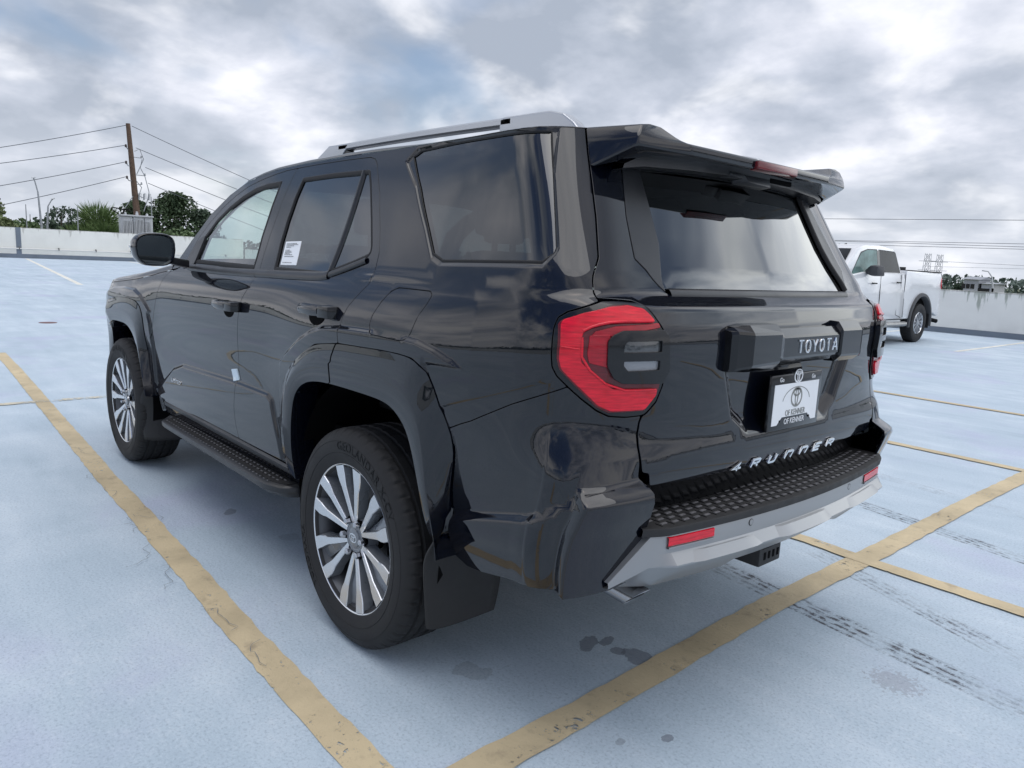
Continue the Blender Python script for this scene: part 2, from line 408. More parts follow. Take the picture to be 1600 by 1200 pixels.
def in_poly(pts, poly):
    pts = np.asarray(pts, float); poly = np.asarray(poly, float); x, y = pts[:, 0], pts[:, 1]; c = np.zeros(len(pts), bool)
    j = len(poly) - 1
    for i in range(len(poly)):
        xi, yi = poly[i]; xj, yj = poly[j]
        m = ((yi > y) != (yj > y)); 
        if yj != yi: c ^= m & (x < (xj - xi) * (y - yi) / (yj - yi) + xi)
        j = i
    return c
def seg_dist(pts, poly, closed=True):
    pts = np.asarray(pts, float); poly = np.asarray(poly, float); d = np.full(len(pts), 1e9)
    n = len(poly)
    for i in range(n if closed else n - 1):
        a = poly[i]; b = poly[(i + 1) % n]; ab = b - a; L = ab @ ab
        if L < 1e-14: continue
        t = np.clip(((pts - a) @ ab) / L, 0, 1); q = pts - (a + t[:, None] * ab); d = np.minimum(d, np.hypot(q[:, 0], q[:, 1]))
    return d
def sdist(pts, poly):
    """positive inside"""
    d = seg_dist(pts, poly); return np.where(in_poly(pts, poly), d, -d)
def area2(p):
    p = np.asarray(p); return 0.5 * np.sum(p[:, 0] * np.roll(p[:, 1], -1) - np.roll(p[:, 0], -1) * p[:, 1])
def ccw(p): p = np.asarray(p, float); return p if area2(p) > 0 else p[::-1]
def rounded(poly, r, n=5):
    poly = np.asarray(poly, float); out = []; N_ = len(poly)
    for i in range(N_):
        a, b, c = poly[i - 1], poly[i], poly[(i + 1) % N_]; u1 = a - b; u2 = c - b; l1 = np.hypot(*u1); l2 = np.hypot(*u2)
        if l1 < 1e-9 or l2 < 1e-9: continue
        k = min(r, l1 * 0.49, l2 * 0.49); p0 = b + u1 / l1 * k; p1 = b + u2 / l2 * k
        for j in range(n + 1):
            t = j / n; out.append((1 - t) ** 2 * p0 + 2 * t * (1 - t) * b + t * t * p1)
    return np.array(out)
def dens(poly, step, closed=True):
    poly = np.asarray(poly, float); out = []; n = len(poly)
    for i in range(n if closed else n - 1):
        a = poly[i]; b = poly[(i + 1) % n]; k = max(1, int(math.ceil(np.linalg.norm(b - a) / step)))
        for j in range(k): out.append(a + (b - a) * j / k)
    if not closed: out.append(poly[-1])
    out = np.array(out)
    keep = [0]
    for i in range(1, len(out)):
        if np.linalg.norm(out[i] - out[keep[-1]]) > 1e-4: keep.append(i)
    if closed and np.linalg.norm(out[keep[-1]] - out[0]) < 1e-4: keep.pop()
    return out[keep]
def inset(poly, d):
    """move a ccw loop inwards by d"""
    poly = ccw(poly); a = np.roll(poly, 1, 0); c = np.roll(poly, -1, 0)
    e1 = poly - a; e2 = c - poly; e1 /= np.linalg.norm(e1, axis=1, keepdims=True) + 1e-12; e2 /= np.linalg.norm(e2, axis=1, keepdims=True) + 1e-12
    n1 = np.stack([-e1[:, 1], e1[:, 0]], 1); n2 = np.stack([-e2[:, 1], e2[:, 0]], 1); b = n1 + n2; l = np.linalg.norm(b, axis=1, keepdims=True); b = b / (l + 1e-9)
    k = 1 / np.clip(np.sum(b * n1, 1, keepdims=True), 0.5, 1)
    return poly + b * d * k
def resample(pts, n):
    pts = np.asarray(pts, float); s_ = np.concatenate([[0], np.cumsum(np.linalg.norm(np.diff(pts, axis=0), axis=1))])
    q = np.linspace(0, s_[-1], n); return np.stack([np.interp(q, s_, pts[:, k]) for k in range(pts.shape[1])], 1)
def smooth_line(pts, it=2):
    """Chaikin corner cutting of an open line"""
    pts = np.asarray(pts, float)
    for _ in range(it):
        q = [pts[0]]
        for a, b in zip(pts[:-1], pts[1:]): q += [a * 0.75 + b * 0.25, a * 0.25 + b * 0.75]
        q.append(pts[-1]); pts = np.array(q)
    return pts

HAUNCH_R = np.array([(.66,.40),(.632,.52),(.632,.77),(.60,.94),(.532,.984),(.396,1.056),(.293,1.097),(.204,1.121),(.084,1.133),(-.042,1.138),(-.256,1.143),(-.384,1.137),(-.472,1.121),(-.551,1.098),(-.60,1.072),(-.43,1.066),(-.47,.98),(-.50,.86),(-.5,.40)])
HAUNCH_F = np.array([(2.26,.40),(2.28,.80),(2.29,.93),(2.31,.975),(2.27,.995),(2.34,1.04),(2.44,1.085),(2.56,1.108),(2.80,1.108),(3.05,1.092),(3.26,1.05),(3.40,.9),(3.42,.40)])
LOWDOOR = np.array([(2.30,.40),(2.277,.55),(1.961,.722),(1.81,.762),(1.138,.785),(.749,.787),(.70,.768),(.64,.60),(.62,.40)])
CRQ = np.array([(-.20,.84),(-.50,.955),(-.68,1.008),(-.82,1.055),(-.93,1.095),(-.93,.2),(-.2,.2)])
DIAG = np.array([(-.20,.49),(-.50,.60),(-.62,.655),(-.90,.728),(-1.03,.800),(-1.05,.835),(-1.30,.84),(-1.30,.20),(-.2,.20)])
BOX = np.array([(-1.045,.822),(-1.30,.838),(-1.30,.30),(-1.015,.30),(-1.02,.50),(-1.03,.72)])
RECESS = np.array([(UC+.415,1.14),(UC+.335,.955),(UC+.25,.90),(UC-.25,.90),(UC-.335,.955),(UC-.415,1.14)])
QREC = np.array([(-.095,1.70),(-.21,1.742),(-.50,1.752),(-1.09,1.756),(-1.045,1.62),(-1.018,1.42),(-1.005,1.405),(-.945,1.368),(-.452,1.355),(-.400,1.372),(-.345,1.468),(-.243,1.603)])
def FU(l):
    a = np.array(l, float); m = a[:, 0] > -.65; a[m, 0] -= .03 * ss(-.35, -.65, a[m, 0]); return a
HAUNCH_R = FU(HAUNCH_R); CRQ = FU(CRQ); DIAG = FU(DIAG); QREC = FU(QREC)
def disp(u, z):
    sh = np.shape(u); u = np.ravel(u); z = np.ravel(z); D = np.zeros(len(u)); p = np.stack([u, z], 1)
    m = (u < .8) & (u > -.75); 
    if m.any(): D[m] += .011 * ss(0, .015, sdist(p[m], HAUNCH_R))
    m = (u > 2.2)
    if m.any(): D[m] += .011 * ss(0, .015, sdist(p[m], HAUNCH_F))
    m = (u < 2.4) & (u > .55) & (z < .84)
    if m.any(): D[m] += .012 * ss(0, .022, sdist(p[m], LOWDOOR)) * ss(2.35, 2.2, u[m])
    m = (u < -.25) & (u > -1.05) & (z < 1.12)
    if m.any(): D[m] -= .007 * ss(-.002, .012, sdist(p[m], CRQ)) * ss(-.96, -.86, u[m]) * ss(-.25, -.40, u[m])
    m = (u < -.25) & (u > -1.264) & (z < .95)
    if m.any():
        D[m] += .022 * ss(0, .034, sdist(p[m], DIAG)) * ss(-.25, -.42, u[m]); D[m] += .042 * ss(0, .024, sdist(p[m], BOX))
    m = (u < -.1) & (u > -1.12) & (z > 1.33)
    if m.any(): D[m] -= .007 * ss(-.003, .014, sdist(p[m], QREC))
    m = (u < -1.3) & (z < 1.16)
    if m.any(): D[m] -= .026 * ss(0, .046, sdist(p[m], RECESS))
    # shoulder ridge under the quarter glass
    D += .0065 * np.exp(-(np.abs(z - 1.302 + .01 * ss(-.1, .25, u)) / .013) ** 2.0) * ss(.22, -.05, u) * ss(-1.02, -.80, u)
    # slim crease along the tail above the lamps
    D += .004 * np.exp(-((z - 1.268) / .012) ** 2) * ss(-1.15, -1.3, u)
    return D.reshape(sh)
def PS(u, z, off=0.0, e=1.5e-3, d=True):
    """displaced surface point + normal"""
    u = np.asarray(u, float); z = np.asarray(z, float)
    def base_n(u, z):
        a = P2(u + e, z) - P2(u - e, z); b = P2(u, z + e) - P2(u, z - e); n = np.cross(b, a); return n / (np.linalg.norm(n, axis=-1, keepdims=True) + 1e-12)
    def S(u, z):
        return P2(u, z) + base_n(u, z) * (off + (disp(u, z) if d else 0.0))[..., None]
    if not d: off = np.full(u.shape, off)
    p = S(u, z); a = S(u + e, z) - S(u - e, z); b = S(u, z + e) - S(u, z - e); n = np.cross(b, a); n /= np.linalg.norm(n, axis=-1, keepdims=True) + 1e-12
    return p, n

def panel(name, poly, m, parent, holes=(), step=.025, off=0.0, gap=.0022, rim=.014, sides=(1,), d=True, rnd=.012, dline=None, rim_holes=True, label=None, fine=()):
    outer = ccw(dens(rounded(poly, rnd), min(step, .02))); outer = inset(outer, gap)
    hs = [ccw(dens(rounded(h, rnd), min(step, .02)))[::-1] for h in holes]
    loops = [outer] + hs
    lo = outer.min(0); hi = outer.max(0)
    gu, gz = np.meshgrid(np.arange(lo[0], hi[0], step), np.arange(lo[1], hi[1], step), indexing='ij'); gp = np.stack([gu.ravel(), gz.ravel()], 1)
    ex = []
    for (a0, a1, b0, b1, st) in fine:
        fu, fz = np.meshgrid(np.arange(a0, a1, st), np.arange(b0, b1, st), indexing='ij'); ex.append(np.stack([fu.ravel(), fz.ravel()], 1)); gp = gp[~((gp[:, 0] > a0) & (gp[:, 0] < a1) & (gp[:, 1] > b0) & (gp[:, 1] < b1))]
    gp = np.concatenate([gp] + ex)
    if d and max(hi - lo) > .5:
        for cp in (HAUNCH_R, HAUNCH_F, LOWDOOR, DIAG, CRQ, QREC, BOX, RECESS):
            if cp[:, 0].max() < lo[0] or cp[:, 0].min() > hi[0]: continue
            c_ = ccw(dens(cp, .012)); cl = np.concatenate([inset(c_, q) for q in (-.004, .002, .007, .012, .018, .026, .034)])
            sd = seg_dist(gp, c_); keepg = sd > .040; gp = np.concatenate([gp[keepg], cl])
            ex_ = []
    ok = in_poly(gp, outer); gp = gp[ok]
    dd = seg_dist(gp, outer)
    for h in hs: dd = np.where(in_poly(gp, h), -1, np.minimum(dd, seg_dist(gp, h)))
    thr = .004
    gp = gp[dd > thr]
    pts = np.concatenate(loops + [gp]); edges = []; b = 0
    for L in loops:
        edges += [(b + i, b + (i + 1) % len(L)) for i in range(len(L))]; b += len(L)
    r_ = delaunay_2d_cdt([Vector(p) for p in pts], edges, [], 0, 1e-6)
    VV = np.array([tuple(v) for v in r_[0]]); FF = np.array([tuple(f) for f in r_[2] if len(f) == 3])
    cen = VV[FF].mean(1); keep = in_poly(cen, outer)
    for h in hs: keep &= ~in_poly(cen, h)
    FF = FF[keep]; used = np.unique(FF); remap = -np.ones(len(VV), int); remap[used] = np.arange(len(used)); VV = VV[used]; FF = remap[FF]
    # orient so that the face normal follows the surface normal (u,z clockwise seen from outside)
    a = VV[FF[:, 1]] - VV[FF[:, 0]]; c = VV[FF[:, 2]] - VV[FF[:, 0]]; cr = a[:, 0] * c[:, 1] - a[:, 1] * c[:, 0]
    FF[cr > 0] = FF[cr > 0][:, ::-1]
    offv = np.full(len(VV), off)
    Pp, Nn = PS(VV[:, 0], VV[:, 1], offv, d=d) if d else PS(VV[:, 0], VV[:, 1], off, d=False)
    V = [Pp]; N = [Nn]; F = [tuple(f) for f in FF]; base = len(Pp)
    if rim > 0:
        for li, L in enumerate(loops):
            if li > 0 and not rim_holes: continue
            L = np.asarray(L); k = len(L); out = inset(L, -.0016) if li == 0 else inset(L[::-1], .0016)[::-1]
            o1 = np.full(k, off)
            p0, n0 = PS(L[:, 0], L[:, 1], o1, d=d) if d else PS(L[:, 0], L[:, 1], off, d=False)
            q1, n1 = PS(out[:, 0], out[:, 1], o1, d=d) if d else PS(out[:, 0], out[:, 1], off, d=False)
            dirv = q1 - p0; dirv /= np.linalg.norm(dirv, axis=1, keepdims=True) + 1e-9
            p1 = q1 - n0 * .0014; p2 = p1 - n0 * rim
            V += [p0, p1, p2]; N += [n0, dirv, dirv]
            for i in range(k):
                j = (i + 1) % k
                for a_, b_ in ((0, 1), (1, 2)):
                    f = (base + a_ * k + i, base + a_ * k + j, base + b_ * k + j, base + b_ * k + i)
                    F.append(f)
            base += 3 * k
    V = np.concatenate(V); N = np.concatenate(N)
    # fix rim facing by comparing with stored normals
    out_F = []
    for f in F:
        a_, b_, c_ = V[f[0]], V[f[1]], V[f[2]]; g_ = np.cross(b_ - a_, c_ - a_)
        out_F.append(tuple(f) if g_ @ (N[f[0]] + N[f[1]] + N[f[2]]) >= 0 else tuple(reversed(f)))
    res = []
    for s_ in sides:
        o = mk(name, V, out_F, m, parent if not isinstance(parent, dict) else parent[s_], True, s_, N=N); res.append(o)
        if label: o['label'] = label
    return res[0] if len(res) == 1 else res

def strip(name, line, wid, hgt, m, parent, sides=(1,), off=0.0, step=.02, closed=False, n=5, d=True, smoothit=1):
    """half-round bead of width wid and height hgt following a line on the body"""
    L = np.asarray(line, float)
    if smoothit and not closed: L = smooth_line(L, smoothit)
    L = dens(L, step, closed); k = len(L)
    nxt = np.roll(L, -1, 0); prv = np.roll(L, 1, 0)
    if not closed: nxt[-1] = L[-1]; prv[0] = L[0]
    t = nxt - prv; t /= np.linalg.norm(t, axis=1, keepdims=True) + 1e-9; nn = np.stack([-t[:, 1], t[:, 0]], 1)
    rows = []
    for j in range(n + 1):
        a = math.pi * j / n; q = L + nn * (math.cos(a) * wid / 2); o_ = np.full(k, off + math.sin(a) * hgt)
        rows.append(PS(q[:, 0], q[:, 1], o_, d=d)[0] if d else PS(q[:, 0], q[:, 1], float(off + math.sin(a) * hgt), d=False)[0])
    A = np.stack(rows, 1)
    rr = [list(map(tuple, r_)) for r_ in A]
    if closed: rr.append(rr[0])
    mb = MB(); mb.loft(rr)
    out = []
    for s_ in sides:
        o = mb.build(name, m, parent if not isinstance(parent, dict) else parent[s_], True, s_, sharp=60); fix_normals(o); out.append(o)
    return out[0] if len(out) == 1 else out

# ================================================================== black sport utility vehicle
SUV = empty('sport_utility_vehicle', (0, 0, 0))
tag(SUV, 'large glossy black sport utility vehicle seen from its rear left corner in the marked bay', 'car')
HW = 0.389   # tyre radius

O_R = np.array([(.60,.515),(.617,.56),(.618,.65),(.606,.76),(.565,.862),(.467,.939),(.346,1.006),(.243,1.050),(.07,1.072),(-.055,1.077),(-.202,1.083),(-.304,1.084),(-.372,1.080),(-.418,1.062),(-.456,1.025),(-.489,.975),(-.508,.915),(-.525,.83),(-.540,.72),(-.560,.63),(-.560,.57),(-.545,.50)])
O_R = FU(O_R)
M_R = np.array([(.425,.530),(.470,.60),(.488,.69),(.488,.79),(.462,.868),(.398,.930),(.309,.972),(.224,.992),(.108,1.001),(-.04,1.006),(-.162,1.006),(-.269,.998),(-.337,.979),(-.384,.947),(-.432,.895),(-.462,.80),(-.481,.70),(-.505,.62),(-.53,.56),(-.541,.50)])
I_R = np.array([(.400,.505),(.432,.58),(.445,.66),(.440,.75),(.420,.82),(.385,.865),(.324,.898),(.247,.915),(.139,.923),(.011,.925),(-.13,.925),(-.205,.923),(-.26,.914),(-.302,.895),(-.344,.865),(-.375,.82),(-.405,.75),(-.432,.68),(-.455,.62),(-.485,.57),(-.52,.545),(-.538,.50)])
O_F = np.array([(2.300,.500),(2.330,.58),(2.350,.66),(2.366,.75),(2.374,.85),(2.379,.93),(2.392,.985),(2.418,1.018),(2.479,1.040),(2.61,1.046),(2.75,1.042),(2.90,1.032),(3.05,1.014),(3.16,.992),(3.24,.955),(3.29,.90),(3.325,.80),(3.345,.70),(3.355,.60),(3.355,.50)])
M_F = np.array([(2.300,.510),(2.352,.60),(2.385,.69),(2.418,.78),(2.446,.86),(2.490,.915),(2.558,.946),(2.65,.962),(2.78,.966),(2.90,.962),(3.02,.952),(3.11,.935),(3.17,.905),(3.215,.86),(3.25,.79),(3.275,.70),(3.29,.60),(3.29,.50)])
I_F = np.array([(2.310,.505),(2.385,.59),(2.43,.67),(2.467,.74),(2.515,.805),(2.575,.85),(2.65,.878),(2.72,.888),(2.80,.890),(2.92,.888),(3.02,.880),(3.09,.862),(3.14,.83),(3.18,.78),(3.205,.72),(3.22,.65),(3.225,.58),(3.225,.50)])
MIDS = [(.945,1.265),(.966,1.204),(1.004,1.158),(1.03,1.077),(1.052,.969),(1.075,.829),(1.092,.74),(1.105,.66),(1.102,.60),(1.091,.515)]
MIDU = [(.945,1.265),(.968,1.35),(.972,1.43),(.955,1.569),(.921,1.68),(.895,1.726)]
DTOP = [(.895,1.726),(1.0,1.722),(1.13,1.709),(1.265,1.692),(1.405,1.667),(1.544,1.626),(1.678,1.570),(1.797,1.495),(1.880,1.415),(1.915,1.340),(1.935,1.275)]
RTOP = [(.285,1.732),(.477,1.733),(.69,1.731),(.895,1.726)]
SEAMR = [(.068,1.073),(.078,1.107),(.083,1.151),(.066,1.201),(.031,1.242),(-.003,1.279),(-.022,1.310),(-.018,1.382),(.02,1.461),(.112,1.598),(.205,1.700),(.235,1.722),(.285,1.732)]
SIL = [(2.125,1.238),(2.085,1.262),(2.045,1.315),(1.980,1.399),(1.835,1.536),(1.628,1.634),(1.441,1.690),(1.269,1.716),(1.119,1.731),(.817,1.743),(.5,1.748),(.23,1.750),(-.13,1.751),(-.73,1.752),(-1.064,1.757),(-1.187,1.762)]
SHUT = [(-1.187,1.762),(-1.182,1.693),(-1.178,1.606),(-1.170,1.51),(-1.152,1.40),(-1.112,1.335),(-1.075,1.291)]
LIGHT = [(-1.075,1.291),(-1.008,1.276),(-.955,1.262),(-.925,1.246),(-.915,1.222),(-.912,1.19),(-.914,1.153),(-.919,1.121),(-.933,1.098),(-.962,1.073),(-1.0,1.042),(-1.04,1.014),(-1.075,.999),(-1.125,.995),(-1.176,.997),(-1.190,1.003),(-1.221,1.033),(-1.238,1.074),(-1.244,1.119),(-1.238,1.176),(-1.227,1.218),(-1.203,1.250),(-1.200,1.278),(-1.188,1.290),(-1.134,1.293)]
BSEAM = [(-.508,.886),(-.615,.928),(-.80,1.004),(-.92,1.054),(-.962,1.073)]
SHLO = [(-1.176,.997),(-1.172,.978),(-1.180,.947),(-1.212,.901),(-1.232,.868),(-1.240,.838)]

# ---- side panels
FG_OPEN = [(1.795,1.283),(1.803,1.37),(1.795,1.428),(1.699,1.514),(1.573,1.577),(1.438,1.624),(1.3,1.657),(1.16,1.672),(1.010,1.677),(1.033,1.56),(1.040,1.43),(1.010,1.283)]
RG_OPEN = [(.812,1.290),(.845,1.40),(.850,1.50),(.838,1.60),(.812,1.681),(.55,1.687),(.252,1.685),(.205,1.63),(.115,1.505),(.052,1.41),(.045,1.385),(.062,1.366),(.29,1.308),(.345,1.290)]
QG = [(-.168,1.716),(-.255,1.735),(-.60,1.745),(-1.052,1.748),(-1.040,1.626),(-1.010,1.422),(-.998,1.407),(-.945,1.384),(-.467,1.372),(-.405,1.392),(-.367,1.462),(-.277,1.602)]
QG = [tuple(p) for p in FU(QG)]; BSEAM = [tuple(p) for p in FU(BSEAM)]
both = {}
def sided(nm):
    a, b = nm; return {1: a, -1: b}
fenders = panel('front_fender', [(2.10,1.236)] + [(2.150,1.165),(2.211,1.027),(2.273,.909),(2.325,.766),(2.331,.613),(2.290,.53)] + [tuple(p) for p in O_F] + [(3.42,.50),(3.42,1.085),(3.20,1.112),(3.0,1.130),(2.672,1.158),(2.354,1.196),(2.20,1.222)], M['paint'], SUV, step=.03, sides=(1, -1))
fdoor = panel('front_door', DTOP + [(2.02,1.245),(2.10,1.232),(2.150,1.165),(2.211,1.027),(2.273,.909),(2.325,.766),(2.331,.613),(2.286,.535),(2.22,.515)] + MIDS[::-1] + MIDU[1:-1], M['paint'], SUV, holes=[FG_OPEN], step=.022, sides=(1, -1))
rdoor = panel('rear_door', MIDU[::-1] + MIDS[1:] + [tuple(p) for p in O_R if p[0] > .07] + SEAMR + RTOP[1:-1], M['paint'], SUV, holes=[RG_OPEN], step=.022, sides=(1, -1))
FUEL = [(-.205,1.281),(-.395,1.281),(-.408,1.268),(-.358,1.205),(-.342,1.15),(-.326,1.126),(-.295,1.121),(-.138,1.123),(-.112,1.133),(-.100,1.150),(-.102,1.184),(-.128,1.232),(-.165,1.268)]
qpoly = SHUT + LIGHT[1:10] + BSEAM[::-1][1:] + [tuple(p) for p in O_R[::-1] if p[0] < .07 and p[1] > .9] + SEAMR + RTOP[1:] + DTOP[1:] + [(2.02,1.250)] + SIL[:-1]
qp = panel('rear_quarter_panel', qpoly, M['paint'], SUV, holes=[QG, FUEL], step=.024, sides=(1,), rnd=.006)
qp2 = panel('rear_quarter_panel', qpoly, M['paint'], SUV, holes=[QG], step=.024, sides=(-1,), rnd=.006)
panel('fuel_door', FUEL, M['paint'], qp, step=.02, sides=(1,), rnd=.02, gap=.0042)
panel('fuel_door_backing', FUEL, M['void'], qp, step=.05, sides=(1,), gap=-.01, off=-.016, rim=0)
BUMP = BSEAM + LIGHT[10:15] + SHLO[1:] + [(-1.252,.822),(-1.253,.74),(-1.255,.685),(-1.259,.64),(-1.258,.605),(-1.247,.577),(-1.222,.556),(-1.17,.543),(-1.09,.538),(-1.0,.530),(-.86,.510),(-.74,.485),(-.64,.478),(-.585,.50),(-.57,.57),(-.57,.63),(-.548,.72),(-.531,.83)]
BUMP = BSEAM + [tuple(p) for p in FU(BUMP[len(BSEAM):])]
bump = panel('rear_bumper_corner', BUMP, M['paint'], SUV, step=.02, sides=(1, -1), rnd=.006, rim=.006, fine=((-1.27, -.98, .56, .9, .009),))
TGL = [(-1.192,1.742),(-1.186,1.693),(-1.182,1.606),(-1.174,1.51),(-1.156,1.40),(-1.116,1.338),(-1.082,1.298),(-1.134,1.297),(-1.190,1.294),(-1.204,1.281),(-1.207,1.250),(-1.231,1.218),(-1.242,1.176),(-1.248,1.119),(-1.242,1.074),(-1.225,1.031),(-1.193,1.000),(-1.180,.995),(-1.176,.978),(-1.184,.947),(-1.216,.901),(-1.237,.868),(-1.248,.848),(-1.270,.842),(-1.280,.806),(-1.40,.800),(-1.65,.798)]
TG = TGL + [(2 * UC - u_, z_) for u_, z_ in TGL[::-1]]
GR = [(-1.338,1.312),(-1.304,1.371),(-1.274,1.402),(-1.278,1.517),(-1.299,1.654),(-1.305,1.70)]
HOLE = GR + [(2 * UC - u_, z_) for u_, z_ in GR[::-1]]
tg = panel('tailgate', TG, M['paint'], SUV, holes=[HOLE], step=.022, sides=(1,), rnd=.006, fine=((UC - .45, UC + .45, .88, 1.16, .012),))
# black lower lip under the tailgate
mb = MB(); rows = []
for y_ in np.linspace(-.70, .70, 25):
    xx = -1.052 + .05 * (abs(y_) / .7) ** 3
    rows.append([(xx, y_, .800), (xx + .012, y_, .785), (xx + .03, y_, .72), (xx + .05, y_, .69), (xx + .12, y_, .68), (-.85, y_, .68)])
mb.loft(rows); fix_normals(mb.build('tailgate_lower_lip', M['gloss_black'], tg, True))

# ---- recessed frame corners of the quarter glass are part of the panel; glass panes sit in the openings
for s_ in (1, -1):
    fd, rd = (fdoor[0], rdoor[0]) if s_ == 1 else (fdoor[1], rdoor[1]); q_ = qp if s_ == 1 else qp2
    panel('window', FG_OPEN, M['glass_clear'], fd, step=.06, off=-.007, gap=-.004, rim=0, sides=(s_,), d=False)
    panel('window', [p for p in RG_OPEN if p[0] > .3] + [(.318, 1.50), (.325, 1.684)][::1] if False else [(.812,1.290),(.845,1.40),(.850,1.50),(.838,1.60),(.812,1.681),(.55,1.687),(.312,1.685),(.318,1.5),(.330,1.40),(.335,1.292)], M['glass_dark'], rd, step=.06, off=-.007, gap=-.004, rim=0, sides=(s_,), d=False, rnd=.004)
    panel('window', [(.300,1.685),(.252,1.685),(.205,1.63),(.115,1.505),(.052,1.41),(.045,1.385),(.062,1.366),(.29,1.308),(.318,1.304),(.312,1.5)], M['glass_dark'], rd, step=.06, off=-.006, gap=-.004, rim=0, sides=(s_,), d=False, rnd=.004)
    panel('quarter_window', QG, M['glass_dark'], q_, step=.06, off=-.010, gap=.0005, rim=0, sides=(s_,), d=False)
    strip('window_seal', QG, .010, .003, M['seal'], q_, (s_,), off=-.008, closed=True, d=False)
    strip('window_seal', inset(ccw(dens(rounded(FG_OPEN, .015), .02)), -.0+.010), .028, .006, M['seal'], fd, (s_,), off=-.005, closed=True, d=False)
    strip('window_seal', inset(ccw(dens(rounded(RG_OPEN, .015), .02)), .007), .022, .006, M['seal'], rd, (s_,), off=-.005, closed=True, d=False)
    strip('window_divider', [(.306,1.684),(.309,1.55),(.318,1.42),(.330,1.298)], .030, .010, M['satin_black'], rd, (s_,), off=-.006, d=False)
    strip('belt_molding', [(1.84,1.262),(1.50,1.262),(1.20,1.266),(.962,1.271)], .034, .009, M['satin_black'], fd, (s_,), off=.002, d=False)
    strip('belt_molding', [(.962,1.272),(.60,1.280),(.37,1.287),(.315,1.295)], .034, .009, M['satin_black'], rd, (s_,), off=.002, d=False)
    strip('belt_molding', [(.310,1.296),(.20,1.322),(.062,1.356)], .022, .008, M['satin_black'], rd, (s_,), off=.002, d=False)
    # triangular sail behind the mirror
    panel('mirror_sail', [(1.925,1.250),(1.905,1.335),(1.870,1.395),(1.800,1.425),(1.775,1.425),(1.778,1.36),(1.78,1.270)], M['satin_black'], fd, step=.04, off=.005, rim=.012, sides=(s_,), d=False, rnd=.006)

# ---- door handles
def handle(x0, x1, z0, par, s_):
    y0 = .948
    cup = MB(); c_ = ((x0 + x1) / 2 + .01, z0 - .02)
    poly = [(c_[0] + .060 * math.cos(t), c_[1] + .034 * math.sin(t)) for t in np.linspace(0, 2 * math.pi, 20, endpoint=False)]
    panel('handle_cup', poly, M['void'], par, step=.03, off=.0015, rim=0, gap=0, sides=(s_,), rnd=0, d=True)
    mb = MB(); L = x1 - x0
    prof = [(0, .006, .72), (.03, .030, .92), (.10, .046, 1.0), (.25, .053, 1.05), (.55, .054, 1.05), (.70, .050, 1.0)]
    rows = []
    for t_, dy, k in prof:
        x_ = x1 - t_ * L; z_ = z0 + .004 * t_; y_ = y0
        hh = .0195 * k
        rows.append([(x_, y_ + dy - .022, z_ - hh), (x_, y_ + dy - .006, z_ - hh * .95), (x_, y_ + dy, z_ - hh * .5), (x_, y_ + dy + .001, z_ + hh * .3), (x_, y_ + dy - .006, z_ + hh * .9), (x_, y_ + dy - .022, z_ + hh)])
    mb.loft(rows, closed=True, cap=True); o = mb.build('door_handle', M['paint'], par, True, s_, sharp=50); fix_normals(o)
    e = MB(); xa = x0 + .30 * L; xb = x0
    e.hull([(xa, y0 + .050, z0 - .021), (xa, y0 + .050, z0 + .021), (xa, y0 - .005, z0 - .024), (xa, y0 - .005, z0 + .024), (xb + .012, y0 + .043, z0 - .019), (xb + .012, y0 + .043, z0 + .021), (xb, y0 + .01, z0 - .022), (xb, y0 + .01, z0 + .023), (xb + .006, y0 - .01, z0 - .02), (xb + .006, y0 - .01, z0 + .02)], .005)
    e.build('handle_end', M['gloss_black'], o, True, s_, sharp=40)
for s_ in (1, -1):
    k_ = 0 if s_ == 1 else 1
    handle(1.000, 1.255, 1.120, fdoor[k_], s_)
    handle(.125, .385, 1.170, rdoor[k_], s_)

# ---- arch flares
def flare(Oc, Mc, Ic, s_, name='wheel_arch_flare', ym=1.000):
    n = 70; O_ = resample(smooth_line(Oc, 2), n); Mm = resample(smooth_line(Mc, 2), n); I_ = resample(smooth_line(Ic, 2), n)
    base, bn = PS(O_[:, 0], O_[:, 1], np.full(n, 0.0))
    xm = Mm[:, 0]; fl = ss(3.10, 3.30, xm) * .055
    ymv = ym - fl
    r0 = base - bn * .010; r1 = base + bn * .0005; r2 = base + bn * .0030
    Mp = np.stack([Mm[:, 0], ymv, Mm[:, 1]], 1)
    r3 = base * .35 + Mp * .65 + np.array([0, .004, 0]); r3b = base * .75 + Mp * .25 + np.array([0, .003, 0])
    din = (I_ - Mm); 
    Mn = Mp + np.stack([din[:, 0] * .05, np.full(n, .0005), din[:, 1] * .05], 1)
    Mk = Mp - np.stack([din[:, 0] * .05, np.full(n, .0012), din[:, 1] * .05], 1)
    Ip = np.stack([I_[:, 0], ymv - .012, I_[:, 1]], 1); Ia = Ip * .93 + Mp * .07
    Ib = Ip + np.stack([din[:, 0] * .03, np.full(n, -.006), din[:, 1] * .03], 1)
    Ic2 = Ib + np.array([0, -.09, 0])
    rows = [r0, r1, r2, r3b, r3, Mk, Mn, Ia, Ip, Ib, Ic2]
    mb = MB(); mb.loft([list(map(tuple, r_)) for r_ in rows]); o = mb.build(name, M['paint'], SUV, True, s_, sharp=38)
    bm = bmesh.new(); bm.from_mesh(o.data); bmesh.ops.recalc_face_normals(bm, faces=bm.faces[:])
    bm.faces.ensure_lookup_table(); f = max(bm.faces, key=lambda q: abs(q.calc_center_median().y)); 
    if f.normal.y * (1 if s_ > 0 else -1) < 0: bmesh.ops.reverse_faces(bm, faces=bm.faces[:])
    bm.to_mesh(o.data); bm.free()
    o_rows = rows; return o, rows
